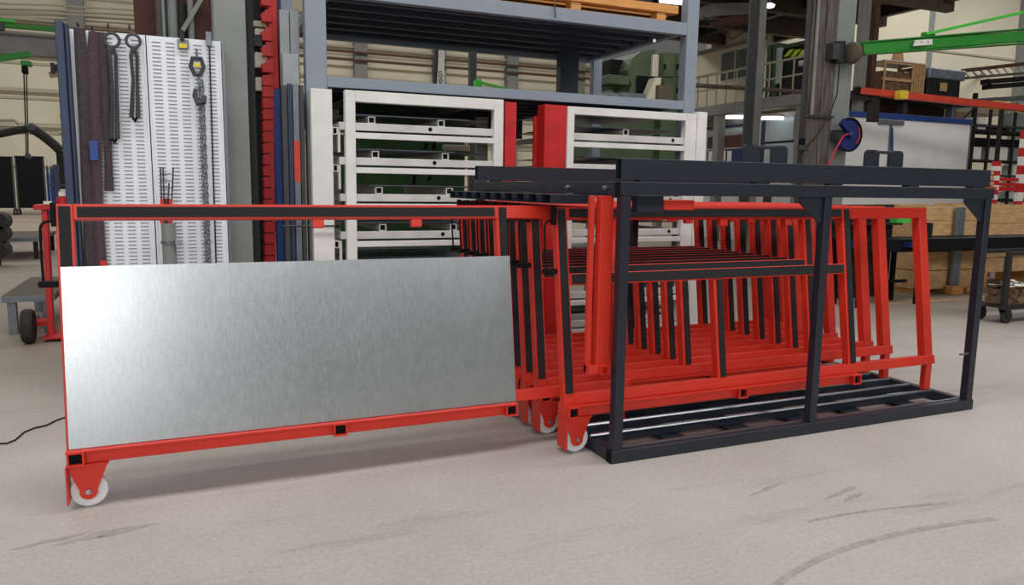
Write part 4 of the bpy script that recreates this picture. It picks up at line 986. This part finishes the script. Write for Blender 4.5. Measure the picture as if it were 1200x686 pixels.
# ------------------------------------------------------------------ storage deck with crate behind the board
YK = 9.6
dk = thing('storage_deck', 'dark raised storage deck behind the white board', 'platform', (W(1060, 120, YK).x, YK, 0))
xa, xb = W(1000, 112, YK).x, W(1150, 118, YK).x; zd = W(1070, 112, YK).z
part(dk, 'deck', B(xa, xb, YK, YK+1.6, zd-.12, zd), 'shade_dark', .01)
for px, m in ((1006, 'beam_grey'), (1019, 'rust'), (1060, 'steel_dark'), (1118, 'steel_mid')):
    x = W(px, 115, YK+.2).x; part(dk, 'post', B(x, x+(.14 if px != 1006 else .2), YK+.2, YK+.4, 0, 6.0 if px < 1030 else zd-.12), m, .006)
part(dk, 'back_panel', B(xa+.3, xb, YK+1.5, YK+1.58, zd, zd+.2), 'rust')
part(dk, 'lower_panel', B(xa, xb, YK+1.0, YK+1.05, 0, zd-.12), 'rust')
x0, x1, _, _, z0, z1 = pb(1036, 1085, 73, 110, YK+.1, .8)
z0 = zd
crt = thing('slatted_crate', 'pale slatted wooden crate full of brown scrap on the deck', 'crate', ((x0+x1)/2, YK+.5, zd))
part(crt, 'load', B(x0+.05, x1-.05, YK+.18, YK+.82, z0+.05, z0+(z1-z0)*.72), 'brown_scrap', .01)
for k in range(7):
    x = x0+(x1-x0)*(.62+.38*k/7) if k else x0
    part(crt, 'slat', B(x, x+.04, YK+.1, YK+.13, z0, z1), 'wood_pale')
for f in (.02, .42, .93): part(crt, 'rail', B(x0, x1, YK+.132, YK+.16, z0+(z1-z0)*f, z0+(z1-z0)*f+.07), 'wood_pale')
for x in (x0, x1-.05):
    for y in (YK+.8, YK+.86): part(crt, 'slat', B(x, x+.05, y, y+.03, z0, z1), 'wood_pale')
    part(crt, 'rail', B(x, x+.03, YK+.16, YK+.8, z1-.1, z1-.03), 'wood_pale')
part(crt, 'cover_film', B(x0, x1, YK+.1, YK+.9, z1, z1+.02), 'board')
part(crt, 'offcut', MB().prism([(z1+.02, W(1046, 70, YK+.3).x), (z1+.02, W(1060, 70, YK+.3).x), (W(1058, 60, YK+.3).z, W(1058, 60, YK+.3).x), (W(1050, 60, YK+.3).z, W(1050, 60, YK+.3).x)], 1, YK+.3, YK+.36), 'wood_pale')
x0, x1, _, _, z0, z1 = pb(1087, 1130, 81, 108, YK+.2, .7)
bn = thing('wrapped_bundle', 'dark bundle under blue grey wrap beside the slatted crate', 'bundle', ((x0+x1)/2, YK+.5, zd))
part(bn, 'stack', B(x0+.02, x1-.12, YK+.2, YK+.8, zd, z0+(z1-z0)*.55), 'shade_dark', .02)
mat('film', (120, 128, 140), .4, var=.4, scale=12, bump=.8, bscale=14); part(bn, 'wrap', B(x0, x1, YK+.16, YK+.84, z0+(z1-z0)*.55, z1), 'film', .03)
part(bn, 'note', B(*pb(1102, 1110, 97, 107, YK+.14, .02)), 'wood_pale')

# ------------------------------------------------------------------ green jib crane and orange beam
YJ = 5.45
jc = thing('jib_crane', 'green wall jib crane arm reaching to the right picture edge', 'jib crane', (xw(992), YJ+.2, W(995, 62, YJ).z))
p0, p1 = W(1010, 59, YJ+.1), WX(1300, 35, W(1260, 40, 4.6).x)
p1 = W(1290, 40.5, 4.9)
u0_, u1_ = W(1010, 52.5, YJ+.1), W(1290, 33, 4.9)
t_ = (p1-p0)
part(jc, 'arm', MB().bar((W(1010, 57, YJ)), W(1290, 36, 4.6), .10, .165), 'green', .006)
part(jc, 'arm_flange', MB().bar((W(1010, 50, YJ)), W(1290, 27, 4.6), .16, .018), 'green'); part(jc, 'arm_flange', MB().bar((W(1010, 64, YJ)), W(1290, 45, 4.6), .16, .018), 'green')
part(jc, 'tie_rod', MB().bar(W(1085, 40, YJ-.1), W(1290, -6, 4.6), .045, .045), 'green_bright', .003)
part(jc, 'tie_lug', B(*pb(1084, 1096, 38, 48, YJ-.1, .08)), 'green', .004)
pl_ = W(1083, 50, YJ-.28); part(jc, 'maker_plate', MB().prism([(z, x) for z, x in ((W(1071, 54, YJ-.29).z, W(1071, 54, YJ-.29).x), (W(1094, 52, YJ-.31).z, W(1094, 52, YJ-.31).x), (W(1094, 45.5, YJ-.31).z, W(1094, 45.5, YJ-.31).x), (W(1073, 47, YJ-.29).z, W(1073, 47, YJ-.29).x))], 1, YJ-.29, YJ-.27), 'paper')
for a in (1080, 1088): part(jc, 'plate_mark', MB().lathe([(.011, 0), (.011, .004)], tuple(W(a, 49.3, YJ-.295)), 1, 10), 'black')
o = W(1000, 62, YJ)
part(jc, 'drum', MB().lathe([(.10, -.10), (.165, -.06), (.17, .0), (.11, .09)], (o.x+.02, YJ+.02, o.z), 0, 20), 'wood_old', 0, True)
part(jc, 'pivot', MB().lathe([(.09, -.16), (.09, .16)], (W(988, 62, YJ).x, YJ+.08, o.z), 2, 14), 'shade_dark', 0, True)
part(jc, 'pivot_bracket', B(W(976, 62, YJ).x, W(984, 62, YJ).x, YJ, YJ+.2, o.z-.12, o.z+.12), 'steel_dark')
ob = thing('orange_beam', 'long orange red steel beam with yellow clamps on dark posts', 'beam', tuple(W(1100, 115, 6.6)))
part(ob, 'beam', MB().bar(W(1006, 106.5, 6.9), W(1215, 128.5, 6.4), .12, .12), 'orange_red', .004)
part(ob, 'end_cap', MB().bar(W(1002, 106, 6.91), W(1006, 106.5, 6.9), .125, .125), 'black')
for a, b in ((1057, 111.5), (1167, 123.5), (1199, 127)): part(ob, 'clamp', MB().bar(W(a-5, b-.4, 6.6), W(a+4, b+.4, 6.58), .15, .15), 'yellow', .004)
for a, y0_, y1_ in ((1026, 118, 143),): part(ob, 'hanger', B(*pb(a-5, a+5, y0_-6, y1_, 6.86, .1)), 'shade_dark', .004)
x = W(1171, 170, 6.6).x; part(ob, 'stand_post', B(x, x+.05, 6.6, 6.68, 0, W(1171, 121, 6.6).z), 'shade_dark', .004)
x = W(1010, 112, 6.9).x; part(ob, 'bracket', B(W(985, 112, 6.9).x, W(1030, 112, 6.9).x, 6.88, 7.0, W(1010, 117, 6.9).z, W(1010, 111.5, 6.9).z), 'shade_dark', .004)

# ------------------------------------------------------------------ dark rack at the far right with boxes
YK2 = 8.6
kr = thing('dark_rack', 'dark open shelf rack at the right edge loaded with pale boxes', 'rack', (W(1175, 190, YK2).x, YK2, 0))
def kx(px): return W(px, 180, YK2).x
for px in (1139, 1157, 1186, 1215): part(kr, 'upright', B(kx(px), kx(px)+.05, YK2, YK2+.06, 0, W(px, 120, YK2).z), 'shade_dark', .003)
zsh = []
for k, (a, b) in enumerate(((147, 150), (153, 156), (163, 172), (188, 190), (205, 207), (233, 237))):
    zz = W(1175, b, YK2).z; zsh.append(zz); part(kr, 'shelf', B(kx(1137), kx(1225), YK2+.01, YK2+.6, zz, W(1175, a, YK2).z), ('steel_dark', 'shade_dark', 'black', 'shade_dark', 'steel_dark', 'shade_dark')[k], .004)
part(kr, 'diagonal', MB().bar(W(1128, 140, YK2-.02), W(1146, 122, YK2-.02), .03, .03), 'shade_dark')
def kbox(px0, px1, py0, ks, m, l):
    b = pb(px0, px1, py0, py0+10, YK2+.06, .3); top = [W(1175, a, YK2).z for a in (147, 153, 163, 188, 205, 233)][ks]
    t = thing('storage_box', l, 'box', ((b[0]+b[1])/2, YK2+.2, top), 'pale boxes on the dark rack')
    part(t, 'body', B(b[0], b[1], b[2], b[3], top, b[5]), m, .004); part(t, 'lid', B(b[0]-.006, b[1]+.006, b[2]-.006, b[3]+.006, b[5], b[5]+.015), m)
kbox(1140, 1150, 173, 3, 'paper', 'tall white box at the left end of the dark rack'); kbox(1160, 1168, 173, 3, 'white_dirty', 'grey white box between the dark rack uprights')
kbox(1171, 1181, 173, 3, 'paper', 'white box just right of the orange beam post'); kbox(1184, 1200, 173, 3, 'column_grey', 'grey box at the right end of the dark rack')
kbox(1188, 1195, 195, 4, 'paper', 'small white box on the shelf below the grey box'); kbox(1180, 1198, 226, 5, 'white_dirty', 'low pale box on the bottom visible rack shelf')
kbox(1186, 1205, 134, 1, 'column_grey', 'grey box on the top of the dark rack'); kbox(1147, 1156, 138, 1, 'paper', 'small pale box on the dark rack top shelf')
# stacked long dark profiles higher up
for k, (a, y0_, y1_, l) in enumerate(((1155, 96, 90, 'upper'), (1157, 102, 97, 'lower'))):
    t = thing('dark_profile', 'long dark steel profile racked high at the right, %s one' % l, 'profile', tuple(W(1180, y0_, 12)), 'dark profiles high at the right')
    part(t, 'profile', MB().bar(W(a, y0_, 12), W(1260, y1_-3, 11.5), .3, .13), 'shade_dark', .004); part(t, 'end_plate', MB().bar(W(a-1.5, y0_+.1, 12.01), W(a, y0_, 12), .32, .15), 'black')
t = thing('wall_truss', 'brown lattice truss along the wall above the dark profiles', 'truss', tuple(W(1160, 82, 15)))
part(t, 'top_chord', MB().bar(W(1128, 83, 15), W(1280, 66, 14), .15, .12), 'rust'); part(t, 'bottom_chord', MB().bar(W(1128, 92, 15), W(1280, 79, 14), .12, .08), 'wood_old')
for k in range(9): part(t, 'lattice_bar', MB().bar(W(1130+k*9, 83.5-k, 14.9), W(1137+k*9, 91-k*.8, 14.9), .05, .05), 'white_dirty')
for k in range(2): part(t, 'bracket', MB().bar(W(1150+k*70, 90-k*6, 15), W(1150+k*70, 88-k*6, 20), .1, .1), 'rust')
t = thing('pipe_bundle', 'thin grey pipes running above the orange beam at the right', 'pipes', tuple(W(1160, 118, 10)))
for k in range(3): part(t, 'pipe', MB().cyl(W(1128, 117.5+k*1.5, 10+k*.1), W(1280, 108+k*2.5, 9.8+k*.1), .022, 6), 'steel_dark')
part(t, 'pipe_post', B(*pb(1143, 1146, 109, 122, 10, .08)), 'shade_dark'); x = W(1144, 118, 10.1).x; part(t, 'pipe_post', B(x, x+.08, 10.1, 10.2, 0, W(1144, 120, 10).z), 'shade_dark')
# red and white barrier
YV = 6.1
bv = thing('barrier_post', 'red and white striped barrier with red rails right of the cage', 'barrier', (W(1168, 240, YV).x, YV, 0))
def stripes(px, yt, yb, wpx):
    n = 8
    for k in range(n):
        z1 = W(px, yt+(yb-yt)*k/n, YV).z; z0 = W(px, yt+(yb-yt)*(k+1)/n, YV).z; x0, x1 = W(px, 200, YV).x, W(px+wpx, 200, YV).x
        part(bv, 'post_band', B(x0, x1, YV, YV+.08, z0, z1), 'paper' if k % 2 else 'deep_red')
    part(bv, 'post_base', B(x0, x1, YV, YV+.08, 0, z0), 'deep_red')
stripes(1166, 189, 234, 6.5); stripes(1196, 152, 236, 6.5)
for (a, b) in ((208.5, 212.5), (214.5, 218), (219, 224)):
    part(bv, 'rail', B(W(1171, a, YV).x, W(1260, a, YV).x, YV+.02, YV+.06, W(1185, b, YV).z, W(1185, a, YV).z), 'deep_red', .004)
for k in range(3):
    b = pb(1157.5, 1165, 200+k*6.3, 204.6+k*6.3, YV-.05, .12); part(bv, 'reflector', B(*b), 'wood_pale', .004)
part(bv, 'reflector_arm', B(*pb(1157.5, 1168, 219, 223, YV-.02, .06)), 'orange_red')
part(bv, 'reflector_bar', B(W(1158, 210, YV).x, W(1167, 210, YV).x, YV+.07, YV+.09, W(1160, 219, YV).z, W(1160, 200, YV).z), 'steel_dark')

# ------------------------------------------------------------------ wooden crates, dark table and cart at the right
YX = 4.6
def big_crate(label, px0, px1, ya_, yb_, rows, Y=YX, d=1.0, base=True):
    x0, x1 = W(px0, 290, Y).x, W(px1, 290, Y).x; zt = W((px0+px1)/2, ya_, Y).z; zb_ = W((px0+px1)/2, yb_, Y).z
    t = thing('wooden_crate', label, 'crate', ((x0+x1)/2, Y+d/2, zb_), 'wooden crates at the right')
    for k in range(rows):
        z0 = zb_+(zt-zb_)*k/rows; z1 = zb_+(zt-zb_)*(k+1)/rows-.012
        part(t, 'board', B(x0, x1, Y, Y+.03, z0, z1), 'wood_pale', .004); part(t, 'side_board', B(x0, x0+.03, Y+.03, Y+d, z0, z1), 'wood_pale', .004)
        part(t, 'side_board', B(x1-.03, x1, Y+.03, Y+d, z0, z1), 'wood_pale', .004)
    part(t, 'back_board', B(x0+.03, x1-.03, Y+d-.03, Y+d, zb_, zt), 'wood_pale')
    part(t, 'bottom', B(x0+.03, x1-.03, Y+.03, Y+d-.03, zb_, zb_+.03), 'wood_pale')
    return t, x0, x1, zb_
c1, cx0, cx1, czb = big_crate('pale wooden crate seen through the cage corner, lower one', 1082, 1146, 294, 338, 2)
for x in (cx0+.05, (cx0+cx1)/2-.06, cx1-.2):
    part(c1, 'skid', B(x, x+.14, YX-.02, YX+1.0, 0, czb-.001), 'wood', .006)
c2_, _, _, _ = big_crate('pale wooden crate seen through the cage corner, upper one', 1082, 1146, 241, 293.4, 3)
c3, dx0, dx1, dzb = big_crate('wide pale wooden crate right of the cage, upper one', 1152, 1236, 240, 283, 2, 4.9)
c4, ex0, ex1, ezb = big_crate('wide pale wooden crate right of the cage, under the dark table', 1152, 1236, 283.5, 318, 2, 4.9)
for x in (ex0+.05, ex1-.2): part(c4, 'skid', B(x, x+.14, 4.9, 5.8, 0, ezb-.001), 'wood', .006)
cp = thing('crate_upright', 'galvanised upright strap post before the pale crates', 'post', (W(1123, 300, YX-.1).x, YX-.1, 0))
x0, x1 = W(1119, 290, YX-.1).x, W(1128, 290, YX-.1).x
part(cp, 'upright', B(x0, x1, YX-.1, YX-.04, .14, W(1123, 243, YX-.1).z), 'steel_mid', .004); part(cp, 'block', B(x0-.05, x1+.04, YX-.16, YX-.03, 0, .14), 'wood', .006)
# long dark table
YT = 3.9
x0, x1 = W(1005, 288, YT).x, W(1260, 288, YT).x; zt1 = W(1150, 279, YT).z; zt0 = W(1150, 293, YT).z
dt = thing('dark_table', 'long black steel table behind the right end of the cage', 'table', ((x0+x1)/2, YT+.3, 0))
part(dt, 'table_top', B(x0, x1, YT, YT+.55, zt1-.02, zt1), 'black', .004); part(dt, 'apron', B(x0, x1, YT+.0, YT+.05, zt0, zt1-.02), 'black', .004)
for px in (1010, 1078, 1250):
    x = W(px, 320, YT).x; part(dt, 'leg', B(x, x+.06, YT+.02, YT+.08, 0, zt0), 'black', .004); part(dt, 'leg', B(x, x+.06, YT+.45, YT+.51, 0, zt1-.02), 'black', .004)
part(dt, 'stretcher', B(x0+.1, W(1078, 320, YT).x, YT+.2, YT+.25, .3, .34), 'black')
part(dt, 'side_shelf', B(W(1008, 262, YT).x, W(1080, 262, YT).x, YT+.3, YT+.5, W(1040, 264, YT+.3).z, W(1040, 261.5, YT+.3).z), 'shade_dark')
part(dt, 'back_board', B(W(1006, 262, YT).x, W(1082, 262, YT).x, YT+.5, YT+.53, .06, W(1040, 240, YT+.5).z), 'shade_dark')
for x in (1008, 1078): part(dt, 'shelf_bracket', B(W(x, 262, YT+.5).x, W(x, 262, YT+.5).x+.03, YT+.3, YT+.5, zt1, W(x, 261.5, YT+.3).z), 'shade_dark')
def tray(a, b, c, d, m, l, Y):
    q = pb(a, b, c, d, Y, .12); t = thing('storage_tray', l, 'tray', ((q[0]+q[1])/2, Y+.06, q[4]), 'plastic trays on the dark table')
    part(t, 'bottom', B(q[0], q[1], q[2], q[3], q[4], q[4]+.005), m)
    for bb in ((q[0], q[0]+.006, q[2], q[3]), (q[1]-.006, q[1], q[2], q[3]), (q[0]+.006, q[1]-.006, q[2], q[2]+.006), (q[0]+.006, q[1]-.006, q[3]-.006, q[3])): part(t, 'side', B(*bb, q[4]+.005, q[5]), m)
zsf = 261.3
tray(1007, 1016, 254, zsf, 'blue_navy', 'small slate blue tray on the shelf behind the red posts, leftmost', YT+.32); tray(1028, 1037, 254.5, zsf, 'blue_navy', 'small slate blue tray between the two rear red posts', YT+.32)
tray(1051, 1067, 254, zsf, 'green_bright', 'bright green tray on the shelf behind the end post', YT+.32)
tray(1007, 1016, 282, 291, 'blue_deep', 'violet blue tray hanging at the dark table front, left', YT-.13); tray(1068, 1085, 285, 290, 'blue_deep', 'flat violet blue tray at the dark table front beside the end post', YT-.13)
# scrap cart
wp_ = WZ(1178, 379); YQ = wp_.y
cx = wp_.x
ct = thing('scrap_cart', 'dark wheeled cart full of brown and white scrap at the right edge', 'cart', (cx+.6, YQ+.3, 0))
zf = W(1185, 358, YQ).z; zl = W(1185, 300, YQ).z
part(ct, 'frame', B(cx-.12, cx+1.5, YQ-.03, YQ+.03, zf-.05, zf), 'shade_dark', .004); part(ct, 'frame', B(cx-.12, cx+1.5, YQ+.33, YQ+.39, zf-.05, zf), 'shade_dark', .004)
part(ct, 'floor_plate', B(cx-.12, cx+1.5, YQ+.03, YQ+.33, zf-.03, zf-.01), 'shade_dark')
for y in (YQ-.03, YQ+.33):
    part(ct, 'corner_post', B(cx-.1, cx-.03, y, y+.06, zf, zl), 'shade_dark', .004); part(ct, 'corner_post', B(cx+1.4, cx+1.47, y, y+.06, zf, zl), 'shade_dark', .004)
    part(ct, 'top_rail', B(cx-.1, cx+1.47, y+.01, y+.05, zl, zl+.05), 'shade_dark', .004)
for (x, y) in ((cx, YQ), (cx+1.3, YQ), (cx, YQ+.33), (cx+1.3, YQ+.33)):
    w_ = part(ct, 'caster_wheel', MB().lathe([(.05, -.03), (.085, -.022), (.085, .022), (.05, .03)], (x, y, .085), 1, 18), 'rubber', 0, True)
    sub(ct, w_, 'caster_fork', MB().prism([(zf-.05, x-.09), (zf-.05, x+.03), (.07, x+.03), (.07, x-.03)], 1, y+.035, y+.045), 'shade_dark'); sub(ct, w_, 'caster_fork', MB().prism([(zf-.05, x-.09), (zf-.05, x+.03), (.07, x+.03), (.07, x-.03)], 1, y-.045, y-.035), 'shade_dark')
# scrap heap: many small curls and offcuts
m = MB(); rnd = random.Random(3)
for k in range(420):
    x = cx+rnd.uniform(0, 1.38); y = YQ+rnd.uniform(.04, .3); h = .24*(1-abs((y-YQ-.17)/.2)**2)
    z = zf+rnd.uniform(0, max(.05, h)); a = rnd.uniform(0, math.pi); ll = rnd.uniform(.04, .12)
    m.bar((x-math.cos(a)*ll/2, y-math.sin(a)*ll/2, z+.02), (x+math.cos(a)*ll/2, y+math.sin(a)*ll/2, z+.02+rnd.uniform(-.02, .03)), rnd.uniform(.02, .06), .008)
o = part(ct, 'scrap_heap', m, 'brown_scrap'); o['kind'] = 'stuff'
part(ct, 'scrap_core', MB().prism([(YQ+.04, zf), (YQ+.3, zf), (YQ+.25, zf+.18), (YQ+.09, zf+.18)], 0, cx, cx+1.38), 'brown_scrap')
m = MB()
for k in range(70):
    x = cx+rnd.uniform(.02, 1.3); y = YQ+rnd.uniform(.06, .26); z = zf+.2+rnd.uniform(0, .07)
    a = rnd.uniform(0, math.pi); ll = rnd.uniform(.05, .14)
    m.bar((x-math.cos(a)*ll/2, y-math.sin(a)*ll/2, z), (x+math.cos(a)*ll/2, y+math.sin(a)*ll/2, z+rnd.uniform(-.02, .03)), rnd.uniform(.04, .09), .006)
o = part(ct, 'pale_scraps', m, 'paper'); o['kind'] = 'stuff'
# yellow lane line
struct('lane_line', B(W(1040, 372, 3).x*0+5.2, 12, 4.05, 4.12, 0, .0015), 'wood_pale', parent=floor)
